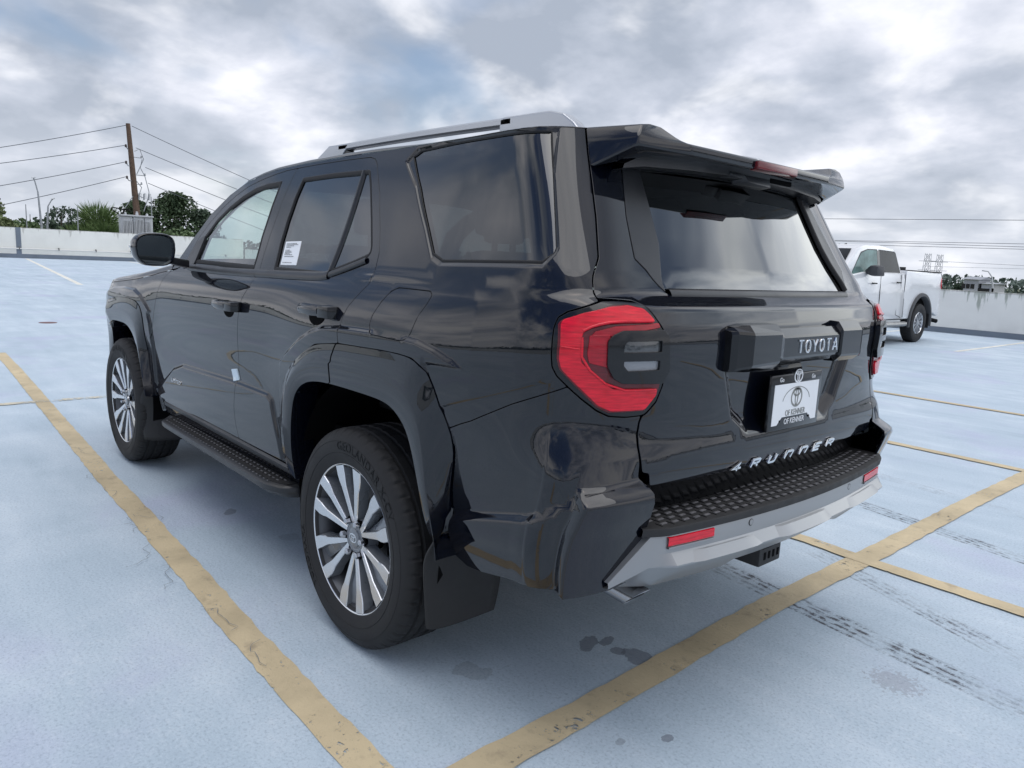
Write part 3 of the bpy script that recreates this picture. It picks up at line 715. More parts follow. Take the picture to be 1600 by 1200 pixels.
for s_ in (1, -1):
    fr, frows = flare(O_R, M_R, I_R, s_, ym=.994); flare(O_F, M_F, I_F, s_, ym=.992)
    # shut line of the rear door across the flare
    pl = []
    for q_, rw in enumerate(frows[1:10]):
        tx = .070 + .080 * q_ / 8; rw = np.array(rw); sg = [k for k in range(len(rw) - 1) if (rw[k, 0] - tx) * (rw[k + 1, 0] - tx) <= 0 and rw[k, 2] > .7]
        if not sg: continue
        k = sg[-1]; t_ = (tx - rw[k, 0]) / (rw[k + 1, 0] - rw[k, 0] + 1e-9); pl.append(tuple(rw[k] * (1 - t_) + rw[k + 1] * t_ + np.array((0, .0004, .0004))))
    mb = MB(); mb.tube(pl, .0019, 6); mb.build('shut_line', M['void'], fr, True, s_)

# ---- sill, nose, hood, roof, windscreen
for s_ in (1, -1):
    panel('rocker_panel', [(2.29,.512),(.60,.512),(.57,.47),(.50,.42),(2.32,.42)], M['paint'], SUV, step=.04, off=-.012, rim=0, sides=(s_,), rnd=.004)
NOSE = [(3.425,.50),(3.425,1.085),(3.9,1.06),(UFRONT,1.05),(UFRONT,.45),(3.9,.45),(3.5,.46)]
for s_ in (1, -1): panel('front_bumper_cover', NOSE, M['paint'], SUV, step=.06, rim=0, sides=(s_,), rnd=.004, gap=0)
def across(line, ch, n=14, pw=2.6, inboard=.0):
    rows = []
    for (u_, z_), h in zip(line, ch):
        p = P(u_, z_); y0 = float(p[1]); r_ = []
        ys = [math.copysign(abs(math.sin(t)) ** 1.0, t) for t in np.linspace(-math.pi / 2, math.pi / 2, 2 * n + 1)]
        for q in ys:
            zz = z_ + h * (1 - abs(q) ** pw) ** (1 / pw) if abs(q) < 1 else z_
            r_.append((float(p[0]) + inboard * (1 - q * q), q * y0, zz))
        rows.append(r_)
    return rows
def top_panel(name, line, ch, m, pw=2.6, inboard=0.0, sh=60):
    mb = MB(); mb.loft(across(line, ch, pw=pw, inboard=inboard)); o = mb.build(name, m, SUV, True, sharp=sh)
    bm = bmesh.new(); bm.from_mesh(o.data); bmesh.ops.recalc_face_normals(bm, faces=bm.faces[:]); f = bm.faces[:][len(bm.faces) // 2]
    if f.normal.z < 0: bmesh.ops.reverse_faces(bm, faces=bm.faces[:])
    bm.to_mesh(o.data); bm.free(); return o
rl = [tuple(p) for p in dens(np.array(SIL[6:]), .08, False)]
top_panel('roof', rl, [float(.012 + .040 * ss(-.6, .5, u_)) for u_, _z in rl], M['paint'], 2.4)
wl = [tuple(p) for p in dens(np.array(SIL[1:7]), .06, False)]
top_panel('windshield', wl, [.012 + .038 * i / (len(wl) - 1) for i in range(len(wl))], M['glass_clear'], 2.2, inboard=.16)
hl = [tuple(p) for p in dens(np.array([(2.10,1.240),(2.354,1.198),(2.672,1.160),(3.0,1.132),(3.20,1.114),(3.42,1.087),(3.62,1.05)]), .08, False)]
top_panel('hood', hl, [.075 - .035 * (i / (len(hl) - 1)) ** 2 for i in range(len(hl))], M['paint'], 3.2)

# ---- tail lamps
def taillight(s_):
    root = panel('taillight', LIGHT, M['gloss_black'], SUV, step=.02, off=.004, gap=.004, rim=.02, sides=(s_,), d=False, rnd=.006)
    panel('lens_surround', [(-.938,1.238),(-1.0,1.259),(-1.08,1.276),(-1.135,1.279),(-1.172,1.273),(-1.190,1.232),(-1.212,1.20),(-1.232,1.12),(-1.215,1.055),(-1.177,1.013),(-1.07,1.012),(-1.036,1.028),(-.940,1.118),(-.931,1.146),(-.928,1.230)], M['red_dark'], root, step=.02, off=.008, gap=0, rim=.004, sides=(s_,), d=False, rnd=.005)
    panel('brake_lens', [(-.942,1.237),(-.995,1.256),(-1.075,1.272),(-1.13,1.275),(-1.170,1.269),(-1.187,1.240),(-1.065,1.238),(-1.014,1.228),(-.990,1.214),(-.986,1.201),(-.990,1.139),(-1.073,1.073),(-1.209,1.070),(-1.209,1.055),(-1.175,1.018),(-1.075,1.017),(-1.04,1.032),(-.946,1.12),(-.938,1.146),(-.936,1.229)], M['red_lens'], root, step=.016, off=.014, gap=0, rim=.006, sides=(s_,), d=False, rnd=.006)
    panel('inner_lens', [(-1.010,1.203),(-1.060,1.206),(-1.205,1.228),(-1.200,1.236),(-1.07,1.228),(-1.018,1.214)], M['red_mid'], root, step=.016, off=.012, gap=0, rim=.004, sides=(s_,), d=False, rnd=.003)
    panel('inner_lens', [(-1.006,1.204),(-1.055,1.208),(-1.058,1.13),(-1.010,1.140),(-1.004,1.162)], M['red_mid'], root, step=.016, off=.013, gap=0, rim=.005, sides=(s_,), d=False, rnd=.003)
    strip('lens_highlight', [(-.988,1.20),(-.992,1.138),(-1.074,1.0715),(-1.205,1.069)], .006, .003, M['red_lens'], root, (s_,), off=.0145, d=False)  # raised red beads stand in for the highlight lines along the lens
    strip('lens_highlight', [(-.990,1.215),(-1.016,1.229),(-1.066,1.239),(-1.180,1.241)], .006, .003, M['red_lens'], root, (s_,), off=.0145, d=False)
    strip('lens_highlight', [(-.940,1.175),(-.984,1.172)], .003, .0015, M['red_lens'], root, (s_,), off=.0145, d=False)
    lb = panel('lamp_bezel', [(-1.050,1.193),(-1.062,1.206),(-1.087,1.217),(-1.213,1.219),(-1.230,1.205),(-1.243,1.119),(-1.223,1.086),(-1.096,1.090),(-1.073,1.103),(-1.055,1.134)], M['gloss_black'], root, holes=[[(-1.092,1.188),(-1.100,1.195),(-1.207,1.196),(-1.209,1.167),(-1.090,1.166)], [(-1.094,1.147),(-1.207,1.147),(-1.208,1.121),(-1.109,1.119),(-1.094,1.134)]], step=.014, off=.020, gap=0, rim=.014, sides=(s_,), d=False, rnd=.005)
    panel('reverse_lamp', [(-1.090,1.198),(-1.210,1.198),(-1.211,1.165),(-1.088,1.164)], M['smoke_lens'], root, step=.03, off=.012, gap=0, rim=0, sides=(s_,), d=False, rnd=.002)
    panel('reverse_lamp', [(-1.092,1.149),(-1.209,1.149),(-1.210,1.118),(-1.092,1.117)], M['clear_lens'], root, step=.03, off=.012, gap=0, rim=0, sides=(s_,), d=False, rnd=.002)
    return root
taillight(1); taillight(-1)

# ---- rear window, side applique, bottom strip, wiper-free glass with heater lines
AP = [(-1.345,1.318),(-1.378,1.451),(-1.377,1.555),(-1.372,1.658),(-1.370,1.70)]
def mir(l): return [(2 * UC - u_, z_) for u_, z_ in l]
glassp = AP + mir(AP[::-1])
panel('rear_window', glassp, M['glass_dark'], tg, step=.08, off=-.004, gap=-.006, rim=0, d=False, rnd=.004)
for q in (GR + AP[::-1], mir(GR) + mir(AP[::-1])):
    panel('window_applique', q, M['satin_black'], tg, step=.03, off=.001, gap=.0045, rim=.012, d=False, rnd=.004)
strip('lower_window_trim', [(-1.350,1.316),(UC,1.316),(2 * UC + 1.350,1.316)], .022, .009, M['satin_black'], tg, off=-.002, d=False, smoothit=0)
panel('upper_glass_band', [(-1.29,1.655),(-1.285,1.715),(2 * UC + 1.285,1.715),(2 * UC + 1.29,1.655),(2 * UC + 1.40,1.662),(UC,1.672),(-1.40,1.662)], M['gloss_black'], tg, step=.05, off=.002, gap=0, rim=.0, d=False, rnd=.01)
strip('window_seal', [(2 * UC + 1.347,1.325),(2 * UC + 1.376,1.451),(2 * UC + 1.376,1.555),(2 * UC + 1.374,1.66)], .022, .012, M['seal'], tg, off=0, d=False)

# ---- spoiler
def spoiler():
    def sp_(u_, z_, o_=.004): return tuple(float(q) for q in PS(np.array([u_]), np.array([z_]), o_, d=False)[0][0])
    pts = {
     'a': sp_(-1.189, 1.762), 'a2': (-.700, .575, 1.772), 'b': (-.858, .583, 1.764), 'b2': (-.862, .545, 1.769), 'd2': (-.858, .500, 1.768), 'd': (-.740, .500, 1.768), 'e': (-.893, .450, 1.736), 'e2': (-.78, .450, 1.750),
     'g': sp_(-1.187, 1.725), 'h': (-.868, .603, 1.735), 'j': sp_(-1.184, 1.648), 'k': (-.872, .611, 1.704),
     'f': (-.905, .420, 1.729), 'f2': (-.80, .42, 1.742), 'm': (-.936, .0, 1.722), 'm2': (-.80, .0, 1.736), 'n': (-.932, .0, 1.692), 'n4': (-.905, .400, 1.698),
     'u1': (-.80, .600, 1.668), 'u2': (-.81, .45, 1.700), 'u0': (-.81, .0, 1.712), 't0': (-.68, 0, 1.742), 't4': (-.68, .45, 1.754), 't6': (-.69, .575, 1.770)}
    fs = [('a', 'b', 'b2', 'a2'), ('a', 'g', 'h', 'b'), ('g', 'j', 'k', 'h'), ('a2', 'b2', 'd2', 'd'), ('d', 'd2', 'e', 'e2'), ('b', 'h', 'e', 'd2', 'b2'), ('e2', 'e', 'f', 'f2'), ('f2', 'f', 'm', 'm2'),
          ('h', 'k', 'n4', 'f', 'e'), ('f', 'n4', 'n', 'm'), ('k', 'j', 'u1'), ('k', 'u1', 'u2', 'n4'), ('n4', 'u2', 'u0', 'n'), ('t6', 'a2', 'd', 't4'), ('t4', 'd', 'e2', 'f2', 'm2', 't0')]
    V = []; F = []; idx = {}
    for s2 in (1, -1):
        for k, p in pts.items():
            if abs(p[1]) < 1e-6 and s2 < 0: idx[(k, -1)] = idx[(k, 1)]; continue
            idx[(k, s2)] = len(V); V.append((p[0], p[1] * s2, p[2]))
        for f in fs:
            ff = tuple(idx[(k, s2)] for k in f); F.append(ff if s2 > 0 else ff[::-1])
    o = mk('spoiler', V, F, M['paint'], tg, False)
    fix_normals(o); bm = bmesh.new(); bm.from_mesh(o.data)
    # recalc may point inward on an open shell: make the rearmost faces face backwards
    f = min(bm.faces, key=lambda q: q.calc_center_median().x)
    if f.normal.x > 0: bmesh.ops.reverse_faces(bm, faces=bm.faces[:])
    bmesh.ops.bevel(bm, geom=[e for e in bm.edges if len(e.link_faces) == 2 and e.calc_face_angle(0) > .12], offset=.007, segments=3, affect='EDGES', profile=.5)
    for f in bm.faces: f.smooth = True
    bm.to_mesh(o.data); bm.free(); o.data.set_sharp_from_angle(angle=R(50))
    return o
sp = spoiler()
mb = MB(); mb.hull([(-.9375, .112, 1.7195), (-.9375, .112, 1.695), (-.9365, -.132, 1.7195), (-.9365, -.132, 1.695), (-.91, .112, 1.716), (-.91, -.132, 1.716), (-.91, .112, 1.690), (-.91, -.132, 1.690)], .003); mb.build('high_brake_lamp', M['red_dark'], sp, True)
mb = MB()
for s2 in (1, -1):
    rows = [[(-.800, s2 * .580, 1.652), (-.800, s2 * .575, 1.664), (-.76, s2 * .575, 1.67)], [(-.812, s2 * .50, 1.664), (-.812, s2 * .480, 1.706), (-.76, s2 * .48, 1.712)], [(-.828, s2 * .30, 1.674), (-.828, s2 * .30, 1.716), (-.76, s2 * .30, 1.72)], [(-.832, s2 * .13, 1.679), (-.832, s2 * .13, 1.719), (-.76, s2 * .13, 1.722)], [(-.833, 0, 1.680), (-.833, 0, 1.720), (-.76, 0, 1.722)]]
    rows = [[(-.76, r_[0][1], r_[0][2] - .004)] + r_ for r_ in rows]
    mb.loft(rows)
band = fix_normals(mb.build('upper_tailgate_trim', M['satin_black'], tg, True, sharp=30))
mb = MB(); mb.hull([(-.848, .010, 1.668), (-.848, -.128, 1.662), (-.840, .03, 1.690), (-.840, -.128, 1.690), (-.80, .04, 1.66), (-.80, -.135, 1.655), (-.80, .04, 1.69), (-.80, -.135, 1.69)], .004)
mb.hull([(-.842, .035, 1.676), (-.842, .10, 1.682), (-.836, .035, 1.692), (-.836, .10, 1.694), (-.80, .03, 1.67), (-.80, .11, 1.675), (-.80, .03, 1.69), (-.80, .11, 1.69)], .003)
mb.build('rear_camera_housing', M['satin_black'], tg, True, sharp=30)
mb = MB(); mb.box((-.8345, -.145, 1.681), (-.82, -.285, 1.697), .002); mb.build('latch_recess', M['void'], tg)

# ---- handle bar on the tailgate with raised lettering
def bar():
    mb = MB()
    ys = [.398, .385, .338, .186, .150, -.192, -.208, -.336, -.378, -.388]
    # (y, front x, z top outer, z top face, z bottom face, z bottom outer)
    st = [(.398,-1.082,1.218,1.212,1.108,1.102),(.388,-1.098,1.228,1.214,1.110,1.101),(.340,-1.120,1.234,1.211,1.119,1.101),(.190,-1.120,1.234,1.209,1.124,1.102),(.150,-1.106,1.219,1.196,1.131,1.110),
          (-.212,-1.106,1.219,1.196,1.131,1.110),(-.2155,-1.1125,1.234,1.209,1.124,1.102),(-.352,-1.1125,1.234,1.209,1.122,1.102),(-.388,-1.100,1.220,1.208,1.116,1.103),(-.398,-1.082,1.212,1.206,1.112,1.106)]
    rows = [[(-1.055, y, zt + .002), (xf + .020, y, zt), (xf + .004, y, z1 + .004), (xf, y, z1 - .004), (xf, y, z2 + .004), (xf + .004, y, z2 - .004), (xf + .022, y, zb), (-1.055, y, zb - .002)] for y, xf, zt, z1, z2, zb in st]
    mb.loft(rows, closed=True, cap=True); o = mb.build('tailgate_garnish', M['gloss_black'], SUV, False); fix_normals(o); return o
bar_o = bar()
def put_text(name, txt, size, ext, m, parent, org, ex, ey, ez, shear=0.0, sx=1.0, space=1.0, bold=0.0):
    V, F = text_mesh(txt, size, ext, space=space); V = V.copy(); V[:, 0] += shear * V[:, 1]; V[:, 0] *= sx
    org, ex, ey, ez = map(np.array, (org, ex, ey, ez)); W_ = org + V[:, :1] * ex + V[:, 1:2] * ey + V[:, 2:3] * ez
    return mk(name, W_, F, m, parent, False)
def bolden(V, F, r): return V, F
def glyphs(word, L, H, pitch, strokes):
    """block letters from strokes: returns list of boxes in 2d (x0,y0,x1,y1 polylines with width)"""
def stroke_mesh(segs, w_, ext, org, ex, ey, ez, bev=True):
    """segs: list of polylines in 2d; each turned into a raised bar with mitred joints"""
    org, ex, ey, ez = (np.array(a, float) for a in (org, ex, ey, ez)); V = []; F = []
    for pl, closed in segs:
        pl = np.array(pl, float); n = len(pl)
        t = np.zeros_like(pl)
        L_ = []; R_ = []
        for i in range(n):
            a = pl[i - 1] if (i > 0 or closed) else None; c = pl[(i + 1) % n] if (i < n - 1 or closed) else None; b = pl[i]
            d1 = (b - a) / np.linalg.norm(b - a) if a is not None else None; d2 = (c - b) / np.linalg.norm(c - b) if c is not None else None
            if d1 is None: d1 = d2
            if d2 is None: d2 = d1
            n1 = np.array((-d1[1], d1[0])); n2 = np.array((-d2[1], d2[0])); bb = n1 + n2; bb /= np.linalg.norm(bb) + 1e-9; k = 1 / max(.45, bb @ n1)
            L_.append(b + bb * k * w_ / 2); R_.append(b - bb * k * w_ / 2)
        base = len(V)
        for l, r_ in zip(L_, R_):
            mid = (l + r_) / 2
            for q, e in ((l, 0), (l * .8 + mid * .2, ext), (r_ * .8 + mid * .2, ext), (r_, 0)): V.append(org + ex * q[0] + ey * q[1] + ez * e)
        m = n if closed else n - 1
        for i in range(m):
            j = (i + 1) % n
            for k in range(3): F.append((base + 4 * i + k, base + 4 * i + k + 1, base + 4 * j + k + 1, base + 4 * j + k))
        if not closed: F += [(base, base + 1, base + 2, base + 3), tuple(base + 4 * (n - 1) + k for k in (3, 2, 1, 0))]
    return V, F
def el(cx, cy, rx, ry, n=22): return [(cx + rx * math.cos(t), cy + ry * math.sin(t)) for t in np.linspace(0, 2 * math.pi, n, endpoint=False)]
def word(letters, adv, shear=0.0):
    out = []; x = 0.0
    for L_ in letters:
        for pl, c in L_:
            out.append(([(x + px_ + shear * py_, py_) for px_, py_ in pl], c))
        x += adv
    return out
T_ = [([(-.5, 1), (.5, 1)], False), ([(0, 1), (0, 0)], False)]
O_ = [(el(0, .5, .5, .5), True)]
Y_ = [([(-.5, 1), (0, .45), (0, 0)], False), ([(.5, 1), (0, .45)], False)]
A_ = [([(-.5, 0), (-.06, 1), (.06, 1), (.5, 0)], False), ([(-.32, .30), (.32, .30)], False)]
sc = .029
segs = word([T_, O_, Y_, O_, T_, A_], 1.55)
segs = [([(px_ * sc, py_ * sc * 1.32) for px_, py_ in pl], c) for pl, c in segs]
V, F = stroke_mesh(segs, .0050, .004, (-1.1065, .054, 1.144), (0, -1, 0), (0, 0, 1), (-1, 0, 0)); fix_normals(mk('brand_lettering', V, F, M['chrome'], bar_o, False))
# model lettering across the lower edge of the tailgate
c4 = [([(.10, 0), (.10, 1), (-.5, .32), (.5, .32)], False)]
cR = [([(-.42, 0), (-.42, 1), (.28, 1), (.42, .88), (.42, .62), (.28, .5), (-.30, .5)], False), ([(.0, .5), (.42, 0)], False)]
cU = [([(-.42, 1), (-.42, .12), (-.30, 0), (.30, 0), (.42, .12), (.42, 1)], False)]
cN = [([(-.42, 0), (-.42, 1), (.30, 1), (.42, .88), (.42, 0)], False)]
cE = [([(.42, 1), (-.42, 1), (-.42, 0), (.42, 0)], False), ([(-.42, .5), (.32, .5)], False)]
segs = word([c4, cR, cU, cN, cN, cE, cR], 1.0)
segs = [([(px_ * .0, py_) for px_, py_ in pl], c) for pl, c in segs]
for i, L_ in enumerate([c4, cR, cU, cN, cN, cE, cR]):
    yc = .300 - i * .0975
    sg = [([(px_ * .044 + .75 * py_ * .0215, py_ * .0215) for px_, py_ in pl], c) for pl, c in L_]
    xx = float(PS(np.array(UC + abs(yc)), np.array(.81), np.array(.002))[0][0])
    v, f = stroke_mesh(sg, .0085, .005, (xx - .0005, yc, .799), (0, -1, 0), (-.12, 0, .993), (-1, 0, 0)); fix_normals(mk('chrome_letter', v, f, M['chrome'], tg, False))

# ---- licence plate
lp = MB(); lp.box((-1.072, .160, .898), (-1.084, -.160, 1.076), .006)
lpo = lp.build('license_plate', M['gloss_black'], SUV, True)
mb = MB(); mb.hull([(-1.083, .139, 1.044), (-1.0852, .139, 1.044), (-1.083, -.139, 1.044), (-1.0852, -.139, 1.044), (-1.083, .139, .914), (-1.0852, .139, .914), (-1.083, .112, .914), (-1.0852, .112, .914), (-1.083, .080, .938), (-1.0852, .080, .938)]) if False else None
def flat(name, poly, x0, x1, m, par):
    n = len(poly); V = [(x0, y, z) for y, z in poly] + [(x1, y, z) for y, z in poly]; F = [tuple(range(n)), tuple(range(2 * n - 1, n - 1, -1))] + [(i, (i + 1) % n, n + (i + 1) % n, n + i) for i in range(n)]
    return fix_normals(mk(name, V, F, m, par, False))
flat('plate_insert', [(.139, 1.045), (-.139, 1.045), (-.139, .917), (-.108, .917), (-.080, .940), (.080, .940), (.108, .917), (.139, .917)], -1.083, -1.0853, M['white_plate'], lpo)
BX = ((0, -1, 0), (0, 0, 1), (-1, 0, 0))
def plate_emblem(name, yc, zc, s2, m, ext):
    V, F = emblem_mesh(s2, ext, .13); V = np.array((-1.0848, yc, zc)) + V[:, :1] * np.array(BX[0]) + V[:, 1:2] * np.array(BX[1]) + V[:, 2:3] * np.array(BX[2]); fix_normals(mk(name, V, F, m, lpo, False))
V, F = emblem_mesh(.034, .0012, .13); V[:, 0] *= 0.95; V[:, 1] *= 1.25; V = np.array((-1.0852, 0, .999)) + V[:, :1] * np.array(BX[0]) + V[:, 1:2] * np.array(BX[1]) + V[:, 2:3] * np.array(BX[2]); fix_normals(mk('emblem', V, F, M['plate_grey'], lpo, False))
V, F = emblem_mesh(.024, .0016, .15); V[:, 1] *= 1.2; V = np.array((-1.0842, 0, 1.066)) + V[:, :1] * np.array(BX[0]) + V[:, 1:2] * np.array(BX[1]) + V[:, 2:3] * np.array(BX[2]); fix_normals(mk('emblem', V, F, M['white_ink'], lpo, False))
arc = [(.085 * math.cos(t), .048 * math.sin(t)) for t in np.linspace(.15, math.pi - .15, 24)]
V, F = stroke_mesh([(arc, False)], .0025, .0008, (-1.0853, 0, .984), *BX); fix_normals(mk('arc_mark', V, F, M['plate_grey'], lpo, False))
put_text('plate_lettering', 'OF KENNER', .027, .0006, M['plate_grey'], lpo, (-1.0858, 0, .9505), *BX, sx=.86)
put_text('frame_lettering', 'OF KENNER', .025, .0007, M['white_ink'], lpo, (-1.0846, 0, .9235), *BX, sx=.95)
put_text('frame_lettering', 'Go', .020, .0006, M['white_ink'], lpo, (-1.0845, .100, 1.059), *BX, sx=1.0)
put_text('frame_lettering', 'Go', .020, .0006, M['white_ink'], lpo, (-1.0845, -.100, 1.059), *BX, sx=1.0)
for yy, zz in ((.093, .9285), (-.093, .9285)):
    mb = MB(); mb.hull([(-1.0858, yy + .004 * math.cos(t), zz + .004 * math.sin(t)) for t in np.linspace(0, 6, 8)] + [(-1.083, yy + .004 * math.cos(t), zz + .004 * math.sin(t)) for t in np.linspace(0, 6, 8)]); mb.build('plate_screw', M['void'], lpo)

# ---- bumper: silver fascia, step pad, reflectors, sensors, hitch, exhaust
def XB(y): return -1.165 + .13 * y * y
rb = MB(); rows = []
sty = [-.80, -.775, -.735, -.70, -.675] + list(np.linspace(-.64, .64, 33)) + [.675, .70, .735, .775, .80]
for y in sty:
    a = abs(y)
    if a <= .64: x_ = XB(y); zt = .684; zb = .520 if a > .35 else .530 - .0 * a
    else:
        k = (a - .64) / .135; x_ = XB(.64) + .060 * k ** 1.15; zt = .684 - .09 * max(0, (k - .45) / .55); zb = .518 + .014 * k
    led = ss(.688, .655, a)
    rows.append([(x_ + .06, y, zt + .001), (x_ + .002, y, zt), (x_, y, zt - .006), (x_ + .0, y, max(.636, zb + .06) if a < .7 else zb + (zt - zb) * .62), (x_ - .024 * led, y, .608 if a < .7 else zb + (zt - zb) * .5), (x_ - .022 * led, y, .602 if a < .7 else zb + (zt - zb) * .47), (x_ + .050, y, zb + .006), (x_ + .062, y, zb), (x_ + .16, y, zb)])
rb.loft(rows); fas = rb.build('rear_bumper_fascia', M['silver'], SUV, True, sharp=22); fix_normals(fas)
def plate_relief(y0, y1, z0, z1, proud=.007):
    mb = MB(); n = 9; top = []; 
    V = []; 
    rr = []
    for i in range(n):
        t = i / (n - 1); y = y0 + (y1 - y0) * t
        c = .012 * (1 if i in (0, n - 1) else 0)
        xt = XB(y) - .001; xb = XB(y) - .024
        rr.append([(xt + .004, y, z1), (xt - proud * (0 if i in (0, n - 1) else 1), y, z1 - .004), (xb - proud * (0 if i in (0, n - 1) else 1), y, z0 + .003), (xb + .010, y, z0 - .006)])
    mb.loft(rr); o = mb.build('fascia_relief', M['silver'], fas, True, sharp=20); fix_normals(o)
plate_relief(.585, .285, .604, .634); plate_relief(.205, -.125, .604, .636, .010); plate_relief(-.265, -.585, .604, .634)
# step pad
mb = MB(); rows = []
for y in [-.725, -.71, -.68] + list(np.linspace(-.65, .65, 41)) + [.68, .71, .725]:
    a = abs(y); x_ = XB(min(a, .665)) - .004 + (0 if a < .665 else (a - .665) * .55)
    rows.append([(-.86, y, .710), (x_ + .006, y, .710), (x_ + .001, y, .7085), (x_ - .001, y, .704), (x_ + .002, y, .686), (x_ + .02, y, .683)])
mb.loft(rows); pad = mb.build('step_pad', M['matte_black'], SUV, True, sharp=40); fix_normals(pad)
M['tread'] = mat('worn_tread_top', (0.13, 0.128, 0.135), 0.42, var=0.3, vscale=40)
mb = MB(); md = mb; mb.box((-.99, -.60, .7085), (-.95, .60, .7105))
for r_ in range(6):
    off_ = .022 + r_ * .030
    for i in range(34):
        y = -.672 + i * .0412 + (.0206 if r_ % 2 else 0)
        if abs(y) > .675: continue
        x_ = XB(y) + off_
        if x_ > -.94: continue
        mb.mi = 0; mb.box((x_, y - .0120, .709), (x_ + .0085, y + .0120, .7128), .0012)
        mb.mi = 1; md.box((x_ - .008, y + .0175, .709), (x_ + .017, y + .0202, .7108))
mb.build('step_tread', None, pad, mats=[M['tread'], M['void']])
for y0, y1 in ((.655, .482), (-.455, -.628)):
    mb = MB(); rr = []
    for t in np.linspace(0, 1, 6):
        y = y0 + (y1 - y0) * t; x_ = XB(y) - .0035; rr.append([(x_ + .008, y, .682), (x_, y, .680), (x_, y, .6575), (x_ + .008, y, .655)])
    mb.loft(rr); o = mb.build('rear_reflector', M['red_lens'], fas, True, sharp=30); fix_normals(o)
    mb = MB(); rr = []
    for t in np.linspace(0, 1, 6):
        y = y0 + (y1 - y0) * t; x_ = XB(y); rr.append([(x_ + .004, y, .655), (x_ - .006, y, .6545), (x_ - .006, y, .6505), (x_ + .004, y, .649)])
    mb.loft(rr); fix_normals(mb.build('reflector_ledge', M['silver'], fas, False))
for y in (.317, -.308):
    x_ = XB(y); mb = MB(); V = []; F = []
    mb.lathe([(.0005, x_ - .0014), (.0085, x_ - .0014), (.0090, x_ - .0004), (.0090, x_ + .003)], 20, 0, y, .668, axis='x'); o = mb.build('parking_sensor', M['silver'], fas, True, sharp=40)
    mb = MB(); mb.lathe([(.0092, x_ - .0008), (.0104, x_ - .0008), (.0104, x_ + .002)], 20, 0, y, .668, axis='x'); mb.build('sensor_gap', M['void'], o, True)
mb = MB(); mb.box((-1.055, .068, .430), (-.93, -.068, .560), .006); mb.box((-.93, .10, .47), (-.90, -.10, .60), .004); 
mb.hull([(-1.045, .068, .50), (-1.045, .072, .55), (-.98, .19, .58), (-.90, .19, .58), (-.90, .07, .45), (-.95, .07, .47), (-1.0, .12, .59)], .004)
hit = mb.build('trailer_hitch', M['matte_black'], SUV, True, sharp=30)
mb = MB()
for i in range(4):
    y = .040 - i * .027; mb.box((-1.0565, y, .45), (-1.054, y - .012, .475)); mb.box((-1.0565, y, .515), (-1.054, y - .012, .545))
mb.box((-1.0565, .052, .490), (-1.054, -.052, .500)); mb.build('plug_slot', M['void'], hit)
mb = MB(); ang = R(8); pts = []
rows = []
for k in range(28):
    t = 2 * math.pi * k / 28; c, s2 = math.cos(t), math.sin(t); r_ = .036
    rows.append([(-.80, .66 + r_ * c, .500 + r_ * s2 * .9), (-1.030 - .035 * s2, .665 + r_ * c, .487 + r_ * s2 * .9), (-1.030 - .035 * s2, .665 + (r_ - .003) * c, .487 + (r_ - .003) * s2 * .9), (-.90, .662 + (r_ - .003) * c, .496 + (r_ - .003) * s2 * .9)])
rows.append(rows[0]); mb.loft(rows); fix_normals(mb.build('exhaust_tip', M['exhaust'], SUV, True, sharp=50))
mb = MB(); mb.tube([(-.20, .60, .50), (-.60, .64, .47), (-.80, .66, .500), (-.90, .662, .496)], .032, 12); mb.build('exhaust_pipe', M['under'], SUV, True)

# ---- mud flaps
def mudflap(s_, pts, th, name='mud_flap'):
    mb = MB(); V = []
    rr = [[(x, y, z) for (x, y, z) in row] for row in pts]
    mb.loft(rr); o = mb.build(name, M['matte_black'], SUV, True, s_, sharp=35)
    sb_ = o.modifiers.new('smooth', 'SUBSURF'); sb_.levels = 1; sb_.render_levels = 2; sb_.boundary_smooth = 'PRESERVE_CORNERS'
    md_ = o.modifiers.new('thickness', 'SOLIDIFY'); md_.thickness = th; md_.offset = 0
    return o
for s_ in (1, -1):
    mudflap(s_, [[(-.500, .955, .56), (-.500, .92, .57), (-.500, .82, .56), (-.50, .70, .56)], [(-.478, .972, .510), (-.482, .945, .515), (-.492, .83, .50), (-.50, .70, .50)], [(-.462, .984, .468), (-.468, .955, .476), (-.480, .84, .44), (-.49, .70, .43)], [(-.455, .968, .36), (-.462, .945, .365), (-.475, .82, .36), (-.485, .68, .36)], [(-.450, .955, .250), (-.458, .93, .238), (-.470, .82, .243), (-.480, .70, .252)], [(-.450, .953, .236), (-.458, .93, .226), (-.470, .82, .230), (-.480, .705, .240)]], .007)
    mudflap(s_, [[(2.37, .955, .56), (2.36, .90, .56), (2.35, .72, .56)], [(2.455, .975, .50), (2.40, .93, .50), (2.37, .72, .50)], [(2.500, .972, .42), (2.43, .92, .42), (2.38, .72, .42)], [(2.495, .962, .30), (2.43, .92, .30), (2.38, .72, .30)], [(2.480, .955, .212), (2.42, .91, .205), (2.37, .74, .212)]], .007)

